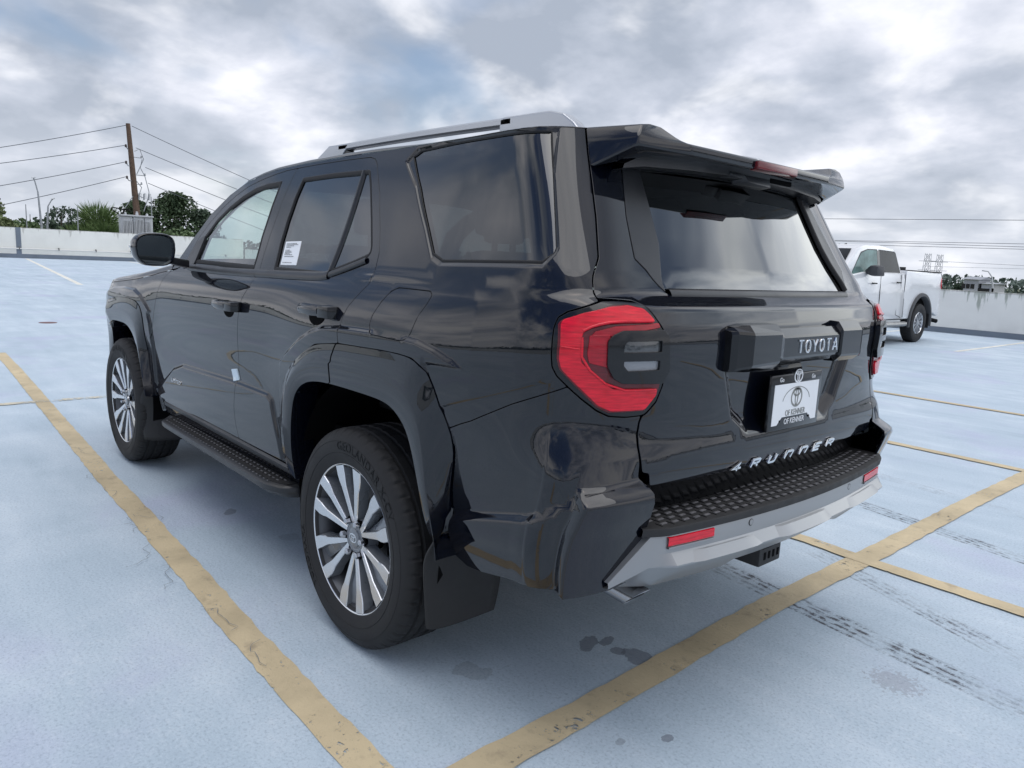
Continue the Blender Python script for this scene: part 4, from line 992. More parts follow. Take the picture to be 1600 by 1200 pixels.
# ---- running boards
def board(s_):
    mb = MB()
    def sec(x, yo, yi=.80, zt=.418): return [(x, yi, zt), (x, yo - .012, zt), (x, yo, zt - .008), (x, yo, zt - .030), (x, yo - .02, zt - .048), (x, yi, zt - .055)]
    rows = [sec(2.155, .885), sec(2.14, .925), sec(2.06, .978), sec(2.00, .985)] + [sec(x, .985) for x in np.linspace(1.9, .78, 8)] + [sec(.70, .985), sec(.60, .955), sec(.56, .915), sec(.55, .88)]
    mb.loft(rows, closed=True, cap=True); o = mb.build('running_board', M['satin_black'], SUV, True, s_, sharp=35); fix_normals(o)
    mt = MB(); ms = mt; md = mt
    mt.hull([(2.09, .905, .4185), (2.03, .955, .4185), (.68, .955, .4185), (.60, .925, .4185), (.60, .835, .4185), (2.09, .835, .4185), (2.09, .905, .4205), (2.03, .955, .4205), (.68, .955, .4205), (.60, .925, .4205), (.60, .835, .4205), (2.09, .835, .4205)])
    for i in range(36):
        for j in range(4):
            x = .66 + i * .040 + (.02 if j % 2 else 0); y = .848 + j * .026
            ms.mi = 1
            if x < 2.05 - j * .01: ms.box((x - .010, y, .4195), (x + .010, y + .006, .4235), .001); 
            ms.mi = 2
            if x < 2.04 - j * .01: md.box((x + .0165, y - .008, .4200), (x + .0195, y + .012, .4213))
        x = .70 + i * .0375
        ms.mi = 1
        if x < 2.02: ms.box((x - .006, .9600, .4175), (x + .006, .9660, .4215), .0008)
    mt.build('board_tread', None, o, False, s_, mats=[M['matte_black'], M['tread'], M['void']])
    for x in (.85, 1.35, 1.85): mb = MB(); mb.box((x - .03, .60, .395), (x + .03, .86, .375)); mb.build('board_bracket', M['under'], o, False, s_)
board(1); board(-1)
# body-side sill trim above the board
for s_ in (1, -1):
    mb = MB(); rr = []
    for x in np.linspace(2.20, .56, 12): rr.append([(x, .915, .500), (x, .922, .490), (x, .918, .470), (x, .900, .455), (x, .870, .445), (x, .80, .44)])
    mb.loft(rr); fix_normals(mb.build('sill_trim', M['satin_black'], SUV, True, s_, sharp=30))

# ---- roof rails
for s_ in (1, -1):
    y0, y1 = .572, .528; mb = MB()
    def seg(pts, w0=y0, w1=y1):
        V = [(x, w0, z) for x, z in pts] + [(x, w1, z) for x, z in pts]; mb.hull(V, .007, 3)
    seg([(1.07, 1.778), (1.03, 1.800), (.93, 1.842), (.80, 1.842), (.74, 1.842), (.83, 1.775)])
    rr = []
    for x in np.linspace(.84, -.30, 10):
        zt = 1.842 + .004 * math.sin((x + .3) / 1.14 * math.pi); rr.append([(x, y0, zt - .006), (x, y0 - .007, zt), (x, y1 + .007, zt), (x, y1, zt - .006), (x, y1, zt - .022), (x, y1 + .007, zt - .028), (x, y0 - .007, zt - .028), (x, y0, zt - .022)])
    mb.loft(rr, closed=True, cap=True)
    seg([(-.245, 1.775), (-.245, 1.840), (-.27, 1.844), (-.48, 1.842), (-.54, 1.828), (-.585, 1.80), (-.61, 1.775)])
    rr_ = mb.build('roof_rail', M['rail'], SUV, True, s_, sharp=35)
    mb = MB(); mb.hull([(.83, y0 - .004, 1.775), (.70, y0 - .004, 1.775), (.70, y0 - .004, 1.795), (.78, y0 - .004, 1.814), (.83, y1, 1.775), (.70, y1, 1.775), (.78, y1, 1.814)], .003); mb.build('rail_foot', M['satin_black'], rr_, False, s_)

# ---- mirrors
for s_ in (1, -1):
    mb = MB(); rows = []
    def sect(x, k, dy=0.0, dz=0.0, n=28):
        r_ = []
        for i in range(n):
            t = 2 * math.pi * i / n; c, s2 = math.cos(t), math.sin(t); e = 2 / 3.4
            yy = .097 * k * math.copysign(abs(c) ** e, c); zz = .079 * k * math.copysign(abs(s2) ** e, s2)
            if zz < 0: yy *= 1 - .10 * (-zz / .079)
            if yy > 0: zz *= 1 - .12 * (yy / .097) ** 2
            r_.append((x + .10 * (yy / .097) * (-.10) , 1.080 + yy + dy, 1.347 + zz + dz))
        return r_
    rows = [sect(1.742, .84), sect(1.728, .90), sect(1.722, .95), sect(1.724, .99), sect(1.735, 1.02), sect(1.765, 1.04, .002), sect(1.81, 1.0, -.002), sect(1.85, .90, -.008, -.002), sect(1.885, .72, -.016, -.004), sect(1.905, .45, -.022, -.006), sect(1.912, .15, -.026, -.008)]
    mb.loft(rows, closed=True, cap=True); ho = mb.build('side_mirror', M['paint'], SUV, True, s_, sharp=50); fix_normals(ho)
    mb = MB(); g_ = sect(1.7385, .865); mb.loft([g_, [(x + .002, y, z) for x, y, z in g_]], closed=True, cap=True); go = mb.build('mirror_glass', M['mirror'], ho, False, s_); fix_normals(go)
    mb = MB(); mb.hull([(1.735, 1.010, 1.282), (1.735, 1.010, 1.315), (1.80, 1.010, 1.28), (1.80, 1.010, 1.315), (1.77, .905, 1.262), (1.77, .905, 1.300), (1.87, .905, 1.258), (1.87, .905, 1.302), (1.76, .97, 1.272), (1.86, .96, 1.272)], .006); mb.build('mirror_arm', M['satin_black'], ho, True, s_, sharp=40)
    mb = MB(); mb.hull([(1.790, 1.183, 1.352), (1.80, 1.183, 1.362), (1.755, 1.186, 1.350), (1.755, 1.186, 1.361), (1.79, 1.176, 1.352), (1.755, 1.178, 1.352)], .001); mb.build('mirror_turn_lamp', M['clear_lens'], ho, True, s_)

# ---- badge, sticker, clear guard, lattice seen through the front arch
V, F = text_mesh('LIMITED', .030, .0012, space=1.0); V = V.copy(); V[:, 0] += .25 * V[:, 1]; V[:, 0] *= 1.35
Vp = []
for q in V:
    p, n = PS(np.array([1.892 - q[0]]), np.array([.655 + q[1] * .95]), np.array([.001 + max(0, q[2] + .0012) * 1.5])); Vp.append(p[0])
mk('door_badge', Vp, F, M['chrome'], fdoor[0], False)
def on_body(poly, off, name, m, par, th=.0008, d=False):
    return panel(name, poly, m, par, step=.05, off=off, gap=0, rim=th, sides=(1,), d=d, rnd=.001)
st_ = on_body([(.800,1.412),(.662,1.416),(.634,1.322),(.776,1.318)], -.0045, 'window_sticker', M['paper'], rdoor[0])
mb = MB(); VV = []; FF = []
def st_pt(a, b):
    # a 0..1 front to back, b 0..1 bottom to top on the sticker
    u_ = (.776 + (.800 - .776) * b) * (1 - a) + (.634 + (.662 - .634) * b) * a; z_ = (1.318 + (1.412 - 1.318) * b) * (1 - a) + (1.322 + (1.416 - 1.322) * b) * a
    p, n = PS(np.array([u_]), np.array([z_]), -.0032, d=False); return tuple(p[0])
rr_ = random.Random(4)
for (b0, a0, a1) in [(.90, .12, .80), (.85, .12, .88), (.80, .12, .62), (.74, .12, .45), (.62, .12, .40), (.57, .12, .52), (.52, .12, .56), (.47, .12, .44), (.42, .12, .62), (.34, .12, .75), (.08, .10, .72)]:
    a = a0
    while a < a1:
        wl_ = rr_.uniform(.03, .09); e = min(a + wl_, a1); k = len(VV); h_ = .022
        VV += [st_pt(a, b0), st_pt(e, b0), st_pt(e, b0 + h_), st_pt(a, b0 + h_)]; FF.append((k, k + 1, k + 2, k + 3)); a = e + .02
mk('sticker_print', VV, FF, M['ink'], st_, False)
p_, n_ = PS(np.array([1.108]), np.array([.805]), np.array([.004])); mb = MB()
gp_ = [(1.150,.826),(1.090,.836),(1.062,.790),(1.122,.778)]
panel('door_edge_guard', gp_, M['clear_guard'], fdoor[0], step=.03, off=.006, gap=0, rim=.006, rnd=.004)
for s_ in (1, -1):
    mb = MB()
    for i in range(6): mb.box((3.215, .83, .55 + i * .055), (3.225, .895, .556 + i * .055))
    mb.box((3.215, .860, .50), (3.225, .866, .86))
    mb.build('air_duct_lattice', M['void'], SUV, False, s_)

# ---- wheels
def tyre_mesh():
    R0 = HW; mb = MB(); W2 = .1325
    n = 288; prof = []
    side = [(.252, .108), (.262, .118), (.275, .124), (.300, .132), (.325, .1355), (.345, .1345), (.360, .130), (.370, .1245)]
    tread = [(.3800, .1165), (.3865, .108), (.3895, .100)]
    gro = []
    ygr = [.072, .026, -.026, -.072]
    yy = [.095]
    line = [(.3905, .092)]
    for yg in ygr:
        line += [(.3918, yg + .0085), (.3838, yg + .0055), (.3838, yg - .0055), (.3918, yg - .0085)]
    line += [(.3905, -.092)]
    prof = side + tread + line + [(r_, -y) for r_, y in tread[::-1]] + [(r_, -y) for r_, y in side[::-1]]
    rows = []
    for k in range(n):
        t = 2 * math.pi * k / n; row = []
        ph = k % 6
        for r_, y in prof:
            rr = r_
            ay = abs(y)
            if r_ > .376 and ay > .082:
                sh_ = (k + (3 if y < 0 else 0)) % 6
                if sh_ in (0,): rr -= .0055
                elif sh_ == 3: rr -= .002
            elif r_ > .388:
                z_ = (k + int(ay * 60)) % 6
                if z_ == 0: rr -= .0035
            row.append((rr * math.cos(t), y, rr * math.sin(t)))
        rows.append(row)
    rows.append(rows[0]); mb.loft(rows); return mb
def ring_text(txt, a_mid, r_mid, size, y_off, flip=False, sp=1.0, sx=1.0):
    """letters bent round the outer sidewall; a_mid in degrees, seen from outside"""
    V, F = text_mesh(txt, size, .0010, space=sp, res=2); V = V.copy(); V[:, 0] *= sx
    # subdivide long faces is unnecessary at this size
    out = []
    for x, y, z in V:
        rr = r_mid + (y if not flip else -y); a = math.radians(a_mid) - (x / r_mid if not flip else -x / r_mid)
        # sidewall height at this radius
        yo = np.interp(rr, [.300, .325, .345, .360, .370], [.132, .1355, .1345, .130, .1245])
        out.append((rr * math.cos(a) * -1, yo + y_off + (z + .001) * .9, rr * math.sin(a)))
    return out, F
def wheel(x, s_, cy, spin=0.0, name='wheel'):
    root = empty(name, (0, 0, 0)); root.parent = SUV
    t_ = tyre_mesh(); t_.V = [(p[0], p[1] * 1.0, p[2]) for p in t_.V]
    ty = t_.build('tyre', M['rubber'], root, True, sharp=28); fix_normals(ty)
    parts = [ty]
    V = []; F = []
    for txt, am, fl, sz in (('GEOLANDAR X-CV', 65, False, .046), ('YOKOHAMA', 208, False, .040)):
        v, f = ring_text(txt, am, .331, sz, 0, fl, 1.08); parts.append(mk('tyre_lettering', v, f, M['tyre_text'], root, False))
    mb = MB()
    for rr, yy in ((.308, .1338), (.349, .1338)): mb.lathe([(rr - .0015, yy - .003), (rr, yy + .0008), (rr + .0015, yy - .003)], 72)
    parts.append(mb.build('sidewall_rib', M['rubber'], root, True))
    # rim: outer lip and barrel
    mb = MB(); mb.lathe([(.262, .100), (.268, .112), (.2685, .1185), (.2665, .1205), (.2625, .1190), (.2600, .112)], 96); lip = mb.build('rim_lip', M['machined'], root, True, sharp=50); parts.append(fix_normals(lip))
    mb = MB(); mb.lathe([(.2605, .114), (.252, .100), (.243, .085), (.236, .04), (.232, -.02), (.235, -.10), (.255, -.115)], 72); brl = mb.build('rim_barrel', M['barrel'], root, True, sharp=50); parts.append(brl)
    # spokes: six pairs of ribs with a grey web between
    def polar(r_, a): return (-r_ * math.cos(a), r_ * math.sin(a))
    mm = MB(); mg = MB()
    for k in range(6):
        a0 = math.radians(60 * k + 90 + spin)
        for sg in (-1, 1):
            # centre line of the machined rib (radius, angle offset in deg, half width, height)
            cl = [(r0_, math.degrees(math.atan2(lt_, r0_)), hw_, hy_) for r0_, lt_, hw_, hy_ in ((.055, .0070, .0085, .0990), (.085, .0160, .0105, .1020), (.140, .0315, .0130, .1080), (.183, .0440, .0150, .1130), (.204, .0510, .0200, .1150), (.226, .0555, .0240, .1170), (.2605, .0600, .0250, .1205))]
            rows = []; rowg = []
            for i, (r_, da, hw, hy) in enumerate(cl):
                a = a0 + sg * math.radians(da); tx, tz = math.sin(a), math.cos(a)   # tangent
                c = polar(r_, a); tv = (math.sin(a), math.cos(a))
                L_ = (c[0] - tv[0] * hw, c[1] - tv[1] * hw); Rr = (c[0] + tv[0] * hw, c[1] + tv[1] * hw)
                L2 = (c[0] - tv[0] * (hw - .002), c[1] - tv[1] * (hw - .002)); R2 = (c[0] + tv[0] * (hw - .002), c[1] + tv[1] * (hw - .002))
                rows.append([(L_[0], hy - .003, L_[1]), (L2[0], hy, L2[1]), (R2[0], hy, R2[1]), (Rr[0], hy - .003, Rr[1])])
                dw = .004
                rowg.append([(L_[0], hy - .003, L_[1]), (Rr[0], hy - .003, Rr[1]), (c[0] + tv[0] * (hw + dw), hy - .040, c[1] + tv[1] * (hw + dw)), (c[0] - tv[0] * (hw + dw), hy - .040, c[1] - tv[1] * (hw + dw))])
            mm.loft(rows); mg.loft(rowg, closed=True, cap=True)
        # sloping plate inside each pair, joined to one rib and falling away from it; the rest of the pocket is open
        rows = []
        for r_, da, hy in ((.062, 5.5, .094), (.090, 9.6, .097), (.140, 12.2, .101), (.185, 13.3, .106), (.210, 14.0, .107), (.250, 13.5, .108)):
            row = []
            for q, dp in ((-1, .004), (-.55, .010), (.15, .020), (.20, .046)):
                c = polar(r_, a0 + math.radians(da) * q); row.append((c[0], hy - dp, c[1]))
            rows.append(row)
        mg.loft(rows)
    sp_ = mm.build('machined_spoke_face', M['machined'], root, False); parts.append(fix_normals(sp_)); parts.append(fix_normals(mg.build('spoke', M['rimgrey'], root, False)))
    mb = MB(); mb.lathe([(.0, .104), (.030, .104), (.034, .1025), (.035, .098), (.041, .097), (.044, .099), (.052, .099), (.060, .092), (.074, .086), (.080, .050)], 60); parts.append(fix_normals(mb.build('wheel_hub', M['rimgrey'], root, True, sharp=35)))
    V, F = emblem_mesh(.0225, .0012, .13); V = [(-v[0], .1045 + v[2], v[1]) for v in V]; parts.append(fix_normals(mk('hub_emblem', V, F, M['chrome'], root, False)))
    mh = MB()
    for k in range(6):
        a = math.radians(60 * k + 60 + spin); c = polar(.0635, a); mn = MB()
        mn.lathe([(.0, .119), (.0078, .119), (.0115, .115), (.0122, .092)], 6, c[0], 0, c[1]); parts.append(fix_normals(mn.build('lug_nut', M['nut'], root, False)))
        mh.lathe([(.0165, .0985), (.0135, .0975), (.012, .088), (.0, .087)], 18, c[0], 0, c[1])
    parts.append(mh.build('nut_socket', M['void'], root, True))
    mb = MB(); mb.lathe([(.060, .012), (.165, .012), (.168, .006), (.168, -.006), (.060, -.006)], 60); parts.append(fix_normals(mb.build('brake_disc', M['steel'], root, True, sharp=40)))
    mb = MB(); mb.hull([(-.10, .035, .10), (-.17, .03, .03), (-.185, .03, -.03), (-.11, .035, -.05), (-.10, -.03, .10), (-.17, -.03, .03), (-.185, -.03, -.03), (-.11, -.03, -.05), (-.15, .04, .09), (-.15, -.03, .09)], .008); parts.append(mb.build('brake_caliper', M['under'], root, True))
    mb = MB(); mb.lathe([(.0, -.03), (.236, -.03)], 32); parts.append(mb.build('back_plate', M['void'], root, False))
    # valve stem
    root.location = (x, s_ * cy, HW); 
    if s_ < 0: root.rotation_euler = (0, 0, math.pi)
    return root
def copy_part_tree(src, loc, rz, spin=0.0):
    r_ = src.copy(); COL.objects.link(r_); r_.location = loc; r_.rotation_euler = (0, spin, rz)
    for ch in list(src.children):
        c = ch.copy(); COL.objects.link(c); c.parent = r_
    return r_
CYW = .852
w0 = wheel(0, 1, CYW, spin=4)
copy_part_tree(w0, (2.85, CYW, HW), 0, R(14)); copy_part_tree(w0, (0, -CYW, HW), math.pi, R(40)); copy_part_tree(w0, (2.85, -CYW, HW), math.pi, R(75))

# ---- wheel housings, underbody, axle
for cx in (0.0, 2.85):
    for s_ in (1, -1):
        mb = MB(); rows = []
        for t in np.linspace(-.25, math.pi + .25, 26):
            rr = .475; cxx = cx; x_ = cxx + rr * math.cos(t) * 1.0; z_ = .46 + (.49) * math.sin(t); rows.append([(x_, .93, z_), (x_, .70, z_ + .03), (x_, .50, z_ + .03)])
        mb.loft(rows)
        mb.hull([(cx + .47 * math.cos(t), .50, .46 + .49 * math.sin(t)) for t in np.linspace(0, math.pi, 12)] + [(cx + .47 * math.cos(t), .48, .46 + .49 * math.sin(t)) for t in np.linspace(0, math.pi, 12)])
        mb.build('wheel_housing', M['void'], SUV, True, s_, sharp=40)
mb = MB(); mb.box((.50, .86, .40), (2.36, -.86, .60)); mb.box((-.95, .62, .50), (-.50, -.62, .66)); mb.box((-.5, .48, .48), (.5, -.48, .70)); mb.box((2.36, .48, .40), (3.45, -.48, .70)); mb.box((-.98, .86, .60), (-.56, -.86, .66))
mb.tube([(0, -.70, HW), (0, .70, HW)], .045, 12); mb.tube([(2.85, -.7, HW), (2.85, .7, HW)], .03, 12); mb.tube([(-.02, -.1, HW), (-.02, .1, HW)], .13, 16)
mb.build('underbody', M['under'], SUV)
for s2 in (1, -1):
    mb = MB(); mb.tube([(-.12, s2 * .56, .40), (-.10, s2 * .55, .72)], .028, 10); mb.build('shock_absorber', M['under'], SUV, True)
    mb = MB(); mb.tube([(.10, s2 * .52, .36), (.60, s2 * .50, .44)], .022, 8); mb.build('trailing_arm', M['under'], SUV, True)
mb = MB(); mb.tube([(.02, .70, .79), (-.02, .71, .775)], .012, 8); mb.tube([(-.02, .71, .775), (-.10, .70, .80)], .008, 8); mb.build('sensor_wire_clip', M['orange'], SUV, True)

# ---- cabin
for s_ in (1, -1):
    panel('cabin_trim', [(2.00,1.20),(2.00,1.27),(1.90,1.38),(1.80,1.48),(1.60,1.60),(1.40,1.66),(1.10,1.70),(-1.10,1.72),(-1.05,1.35),(-1.0,1.20)], M['cabin'], SUV, holes=[FG_OPEN, RG_OPEN, QG], step=.06, off=-.035, rim=0, sides=(s_,), d=False)
mb = MB(); rows = across(rl, [.035] * len(rl)); rows = [[(x, y * .95, z - .045) for x, y, z in r_] for r_ in rows]; mb.loft(rows); mb.build('headliner', M['headliner'], SUV, True)
mb = MB(); mb.box((-.98, .80, .66), (2.45, -.80, .70)); mb.box((2.10, .80, .70), (2.16, -.80, 1.20)); mb.box((-.95, .75, .70), (-.30, -.75, .98)); mb.build('cabin_floor', M['void'], SUV)
mb = MB(); mb.hull([(2.15, .80, 1.20), (2.15, -.80, 1.20), (1.75, .78, 1.22), (1.75, -.78, 1.22), (1.62, .76, 1.12), (1.62, -.76, 1.12), (1.66, .76, .85), (1.66, -.76, .85), (2.1, .78, .8), (2.1, -.78, .8), (1.85, .45, 1.27), (1.85, .30, 1.27), (1.70, .50, 1.25), (1.70, .25, 1.25)], .03); mb.build('dashboard', M['seat'], SUV, True, sharp=40)
def seat(x, y, w_=.50, bench=False):
    mb = MB(); h = w_ / 2
    mb.hull([(x + .46, y - h, .92), (x + .46, y + h, .92), (x - .08, y - h, .90), (x - .08, y + h, .90), (x + .48, y - h, .75), (x + .48, y + h, .75), (x - .05, y - h, .75), (x - .05, y + h, .75)], .04)
    mb.hull([(x - .02, y - h, .92), (x - .02, y + h, .92), (x - .14, y - h, .90), (x - .14, y + h, .90), (x - .18, y - h * .85, 1.42), (x - .18, y + h * .85, 1.42), (x - .27, y - h * .85, 1.40), (x - .27, y + h * .85, 1.40)], .04)
    o = mb.build('seat', M['seat'], SUV, True, sharp=45)
    for yy in ((y,) if not bench else (y - .42, y, y + .42)):
        mb = MB(); mb.hull([(x - .20, yy - .12, 1.46), (x - .20, yy + .12, 1.46), (x - .28, yy - .12, 1.46), (x - .28, yy + .12, 1.46), (x - .21, yy - .11, 1.62), (x - .21, yy + .11, 1.62), (x - .28, yy - .11, 1.62), (x - .28, yy + .11, 1.62)], .03)
        mb.tube([(x - .24, yy - .05, 1.38), (x - .24, yy - .05, 1.47)], .007, 6); mb.tube([(x - .24, yy + .05, 1.38), (x - .24, yy + .05, 1.47)], .007, 6)
        mb.build('headrest', M['seat'], o, True, sharp=45)
seat(1.05, .38); seat(1.05, -.38); seat(.12, 0, 1.25, True)
mb = MB(); c_ = np.array((1.52, .38, 1.16)); ax = np.array((-.88, 0, .48)); e1 = np.array((0, 1, 0)); e2 = np.cross(ax, e1)
mb.tube([tuple(c_ + .185 * (e1 * math.cos(t) + e2 * math.sin(t))) for t in np.linspace(0, 2 * math.pi, 30)], .015, 8); mb.tube([tuple(c_ - e1 * .18), tuple(c_ + e1 * .18)], .02, 8); mb.tube([tuple(c_), tuple(c_ - ax * .25)], .03, 8)
mb.build('steering_wheel', M['seat'], SUV, True)
mb = MB(); mb.hull([(1.62, -.02, 1.58), (1.62, -.24, 1.58), (1.62, -.02, 1.64), (1.62, -.24, 1.64), (1.59, -.02, 1.585), (1.59, -.24, 1.585), (1.59, -.03, 1.635), (1.59, -.23, 1.635)], .008); mb.build('interior_mirror', M['seat'], SUV, True)

# ================================================================== the roof deck
def coords_world(t): return t.node('ShaderNodeNewGeometry').outputs['Position']
def deck_mat():
    m = bpy.data.materials.new('blue_grey_deck_coating'); m.use_nodes = True; t = NT(m.node_tree); b = t.n['Principled BSDF']
    p = coords_world(t)
    big = t.noise(p, 0.28, 5, 0.6, 0.4); mid = t.noise(t.vmath('ADD', p, (5, 3, 1)), 1.5, 6, 0.65, 0.5)
    strk = t.noise(t.vmath('MULTIPLY', p, (0.9, 6.0, 1.0)), 0.55, 5, 0.6, 0.3)
    spk = t.noise(p, 95, 3, 0.75); spk2 = t.noise(p, 30, 4, 0.7)
    v = t.math('ADD', t.math('ADD', t.math('MULTIPLY', big, 0.30), t.math('MULTIPLY', mid, 0.34)), t.math('MULTIPLY', strk, 0.36))
    c = t.ramp(v, [(0.36, (0.365, 0.450, 0.525)), (0.46, (0.430, 0.520, 0.598)), (0.53, (0.475, 0.562, 0.640)), (0.62, (0.555, 0.640, 0.710))])
    lav = t.map(t.noise(t.vmath('ADD', p, (2.2, 9.1, 0)), 0.8, 4, 0.6, 0.5), 0.52, 0.74)
    c = t.mix(t.math('MULTIPLY', lav, 0.55), c, (0.44, 0.455, 0.62))
    # light scuffs and fine grit
    sc = t.math('MULTIPLY', t.map(spk2, 0.50, 0.66), t.map(mid, 0.42, 0.60))
    c = t.mix(t.math('MULTIPLY', sc, 0.34), c, (0.60, 0.66, 0.72))
    c = t.mix(t.math('MULTIPLY', t.map(spk, 0.50, 0.68), 0.38), c, (0.17, 0.215, 0.27))
    c = t.mix(t.math('MULTIPLY', t.map(spk, 0.47, 0.30), 0.30), c, (0.66, 0.72, 0.78))
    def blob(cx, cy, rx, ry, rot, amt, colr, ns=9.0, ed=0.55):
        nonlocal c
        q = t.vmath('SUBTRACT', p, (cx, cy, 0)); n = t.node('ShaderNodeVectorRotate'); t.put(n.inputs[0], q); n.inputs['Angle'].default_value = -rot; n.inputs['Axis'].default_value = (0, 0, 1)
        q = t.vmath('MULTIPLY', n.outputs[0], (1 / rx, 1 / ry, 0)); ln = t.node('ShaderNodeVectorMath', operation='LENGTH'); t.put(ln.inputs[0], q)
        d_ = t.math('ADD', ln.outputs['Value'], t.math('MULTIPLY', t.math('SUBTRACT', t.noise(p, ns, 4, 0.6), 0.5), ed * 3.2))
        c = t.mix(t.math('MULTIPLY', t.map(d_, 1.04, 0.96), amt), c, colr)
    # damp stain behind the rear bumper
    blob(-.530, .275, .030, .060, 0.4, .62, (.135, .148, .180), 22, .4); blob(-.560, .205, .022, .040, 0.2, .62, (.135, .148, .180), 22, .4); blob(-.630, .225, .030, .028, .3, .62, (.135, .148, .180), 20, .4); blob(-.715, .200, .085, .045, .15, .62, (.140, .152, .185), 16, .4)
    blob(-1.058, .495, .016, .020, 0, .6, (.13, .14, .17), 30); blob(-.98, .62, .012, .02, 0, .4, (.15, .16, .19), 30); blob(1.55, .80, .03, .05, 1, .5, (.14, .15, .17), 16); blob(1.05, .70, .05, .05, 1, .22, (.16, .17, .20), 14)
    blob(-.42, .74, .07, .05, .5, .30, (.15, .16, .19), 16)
    # rust-brown patch
    blob(-1.355, -.40, .075, .070, .3, .30, (.16, .13, .14), 60, 1.2)
    # tyre marks: (start, end, half width, stripes)
    def mark(x0, y0, x1, y1, hw, amt, nstr, seed):
        nonlocal c
        L = math.hypot(x1 - x0, y1 - y0); a = math.atan2(y1 - y0, x1 - x0)
        q = t.vmath('SUBTRACT', p, (x0, y0, 0)); n = t.node('ShaderNodeVectorRotate'); t.put(n.inputs[0], q); n.inputs['Angle'].default_value = -a; n.inputs['Axis'].default_value = (0, 0, 1)
        s_ = t.sep(n.outputs[0]); al = t.math('DIVIDE', s_[0], L); ac = t.math('DIVIDE', s_[1], hw)
        inr = t.math('MULTIPLY', t.map(al, 0.0, 0.12), t.map(al, 1.0, 0.75)); inw = t.map(t.math('ABSOLUTE', ac), 1.0, 0.90)
        str_ = t.map(t.math('ADD', t.math('SINE', t.math('MULTIPLY', ac, nstr * math.pi)), t.math('MULTIPLY', t.math('SUBTRACT', t.noise(t.vmath('ADD', p, (seed, 2, 0)), 6, 3, 0.6), 0.5), 3.0)), -0.45, 0.35, 0.25, 1.0)
        dash = t.map(t.math('SINE', t.math('ADD', t.math('MULTIPLY', s_[0], 210.0), t.math('MULTIPLY', ac, 2.5))), -0.9, 0.3, 0.85, 1.0)
        gr = t.map(t.noise(t.vmath('ADD', p, (seed, 0, 0)), 22, 5, 0.8), 0.40, 0.62); gl = t.map(t.noise(t.vmath('ADD', p, (seed, 4, 0)), 3.2, 2, 0.5), 0.38, 0.60, 0.25, 1.0)
        f = t.math('MULTIPLY', t.math('MULTIPLY', t.math('MULTIPLY', inr, inw), t.math('MULTIPLY', str_, dash)), t.math('MULTIPLY', t.math('MULTIPLY', gr, gl), amt))
        c = t.mix(f, c, (.075, .080, .095))
    mark(-.15, -.80, -1.85, -.56, .078, 1.6, 4.0, 1.0); mark(-.55, -1.36, -1.7, -.90, .070, 0.9, 4.0, 6.0); mark(-.20, -2.40, -1.7, -2.08, .075, 1.2, 4.0, 11.0); mark(.2, -3.2, -1.9, -2.9, .07, .35, 4, 17.0)
    t.link(c, b.inputs['Base Color']); t.link(t.map(v, 0.35, 0.65, 0.74, 0.56), b.inputs['Roughness']); b.inputs['Specular IOR Level'].default_value = 0.30
    h = t.math('ADD', t.math('MULTIPLY', spk, 0.5), t.math('ADD', t.math('MULTIPLY', spk2, 0.6), t.math('MULTIPLY', mid, 0.8)))
    t.link(t.bump(h, 0.50, 0.006), b.inputs['Normal']); return m
DM = deck_mat()
X0, X1, Y0, Y1 = -42.0, 51.3, -19.4, 34.0
def sheet(name, poly, z, m, **k):
    o = mk(name, [(x, y, z) for x, y in poly], [tuple(range(len(poly)))], m, None, False); return tag(o, kind='structure')
deck = MB(); deck.box((X0 - .3, Y0 - .3, -.6), (X1 + .3, Y1 + .3, 0)); tag(deck.build('parking_deck', DM), kind='structure')
# building below and the land around
gm = mat('grass_and_scrub_ground', (0.07, 0.085, 0.04), 0.95, var=0.4, vscale=.05)
sheet('ground', [(-1500, -1500), (1500, -1500), (1500, 1500), (-1500, 1500)], -9.0, gm)
cm = mat('garage_concrete', (0.42, 0.41, 0.38), 0.85, var=0.15, vscale=1.5)
bl = MB(); bl.box((X0, Y0, -9.0), (X1, Y1, -.62)); tag(bl.build('parking_garage', cm), 'pale concrete garage building that carries the roof deck', 'building')

# painted bay lines
def paint_line_mat(name, base, wear):
    m = bpy.data.materials.new(name); m.use_nodes = True; t = NT(m.node_tree); t.n.clear()
    b = t.node('ShaderNodeBsdfPrincipled'); o = t.node('ShaderNodeOutputMaterial'); p = coords_world(t)
    n1 = t.noise(p, 2.2, 6, 0.65, 0.3); n2 = t.noise(p, 60, 4, 0.75); n3 = t.noise(t.vmath('ADD', p, (4, 2, 0)), 9, 5, 0.7)
    c = t.ramp(n1, [(0.35, tuple(x * .80 for x in base)), (0.52, base), (0.68, tuple(min(1, x * 1.15) for x in base))])
    c = t.mix(t.math('MULTIPLY', t.map(n3, 0.54, 0.74), 0.55), c, (0.26, 0.21, 0.15))
    c = t.mix(t.math('MULTIPLY', t.map(n2, 0.60, 0.78), 0.65), c, (0.17, 0.15, 0.13))
    t.link(c, b.inputs['Base Color']); b.inputs['Roughness'].default_value = 0.75
    t.link(t.bump(n2, 0.5, 0.004), b.inputs['Normal'])
    tr = t.node('ShaderNodeBsdfTransparent'); mx = t.node('ShaderNodeMixShader')
    wv = t.math('ADD', t.math('MULTIPLY', t.noise(p, 38, 5, 0.75), 0.6), t.math('MULTIPLY', t.noise(p, 5, 3, 0.5), 0.4))
    t.link(t.map(wv, wear, wear - 0.03, 0.0, 1.0), mx.inputs[0]); t.link(tr.outputs[0], mx.inputs[1]); t.link(b.outputs[0], mx.inputs[2]); t.link(mx.outputs[0], o.inputs[0]); return m
YL = paint_line_mat('faded_yellow_line_paint', (0.54, 0.445, 0.285), 0.62)
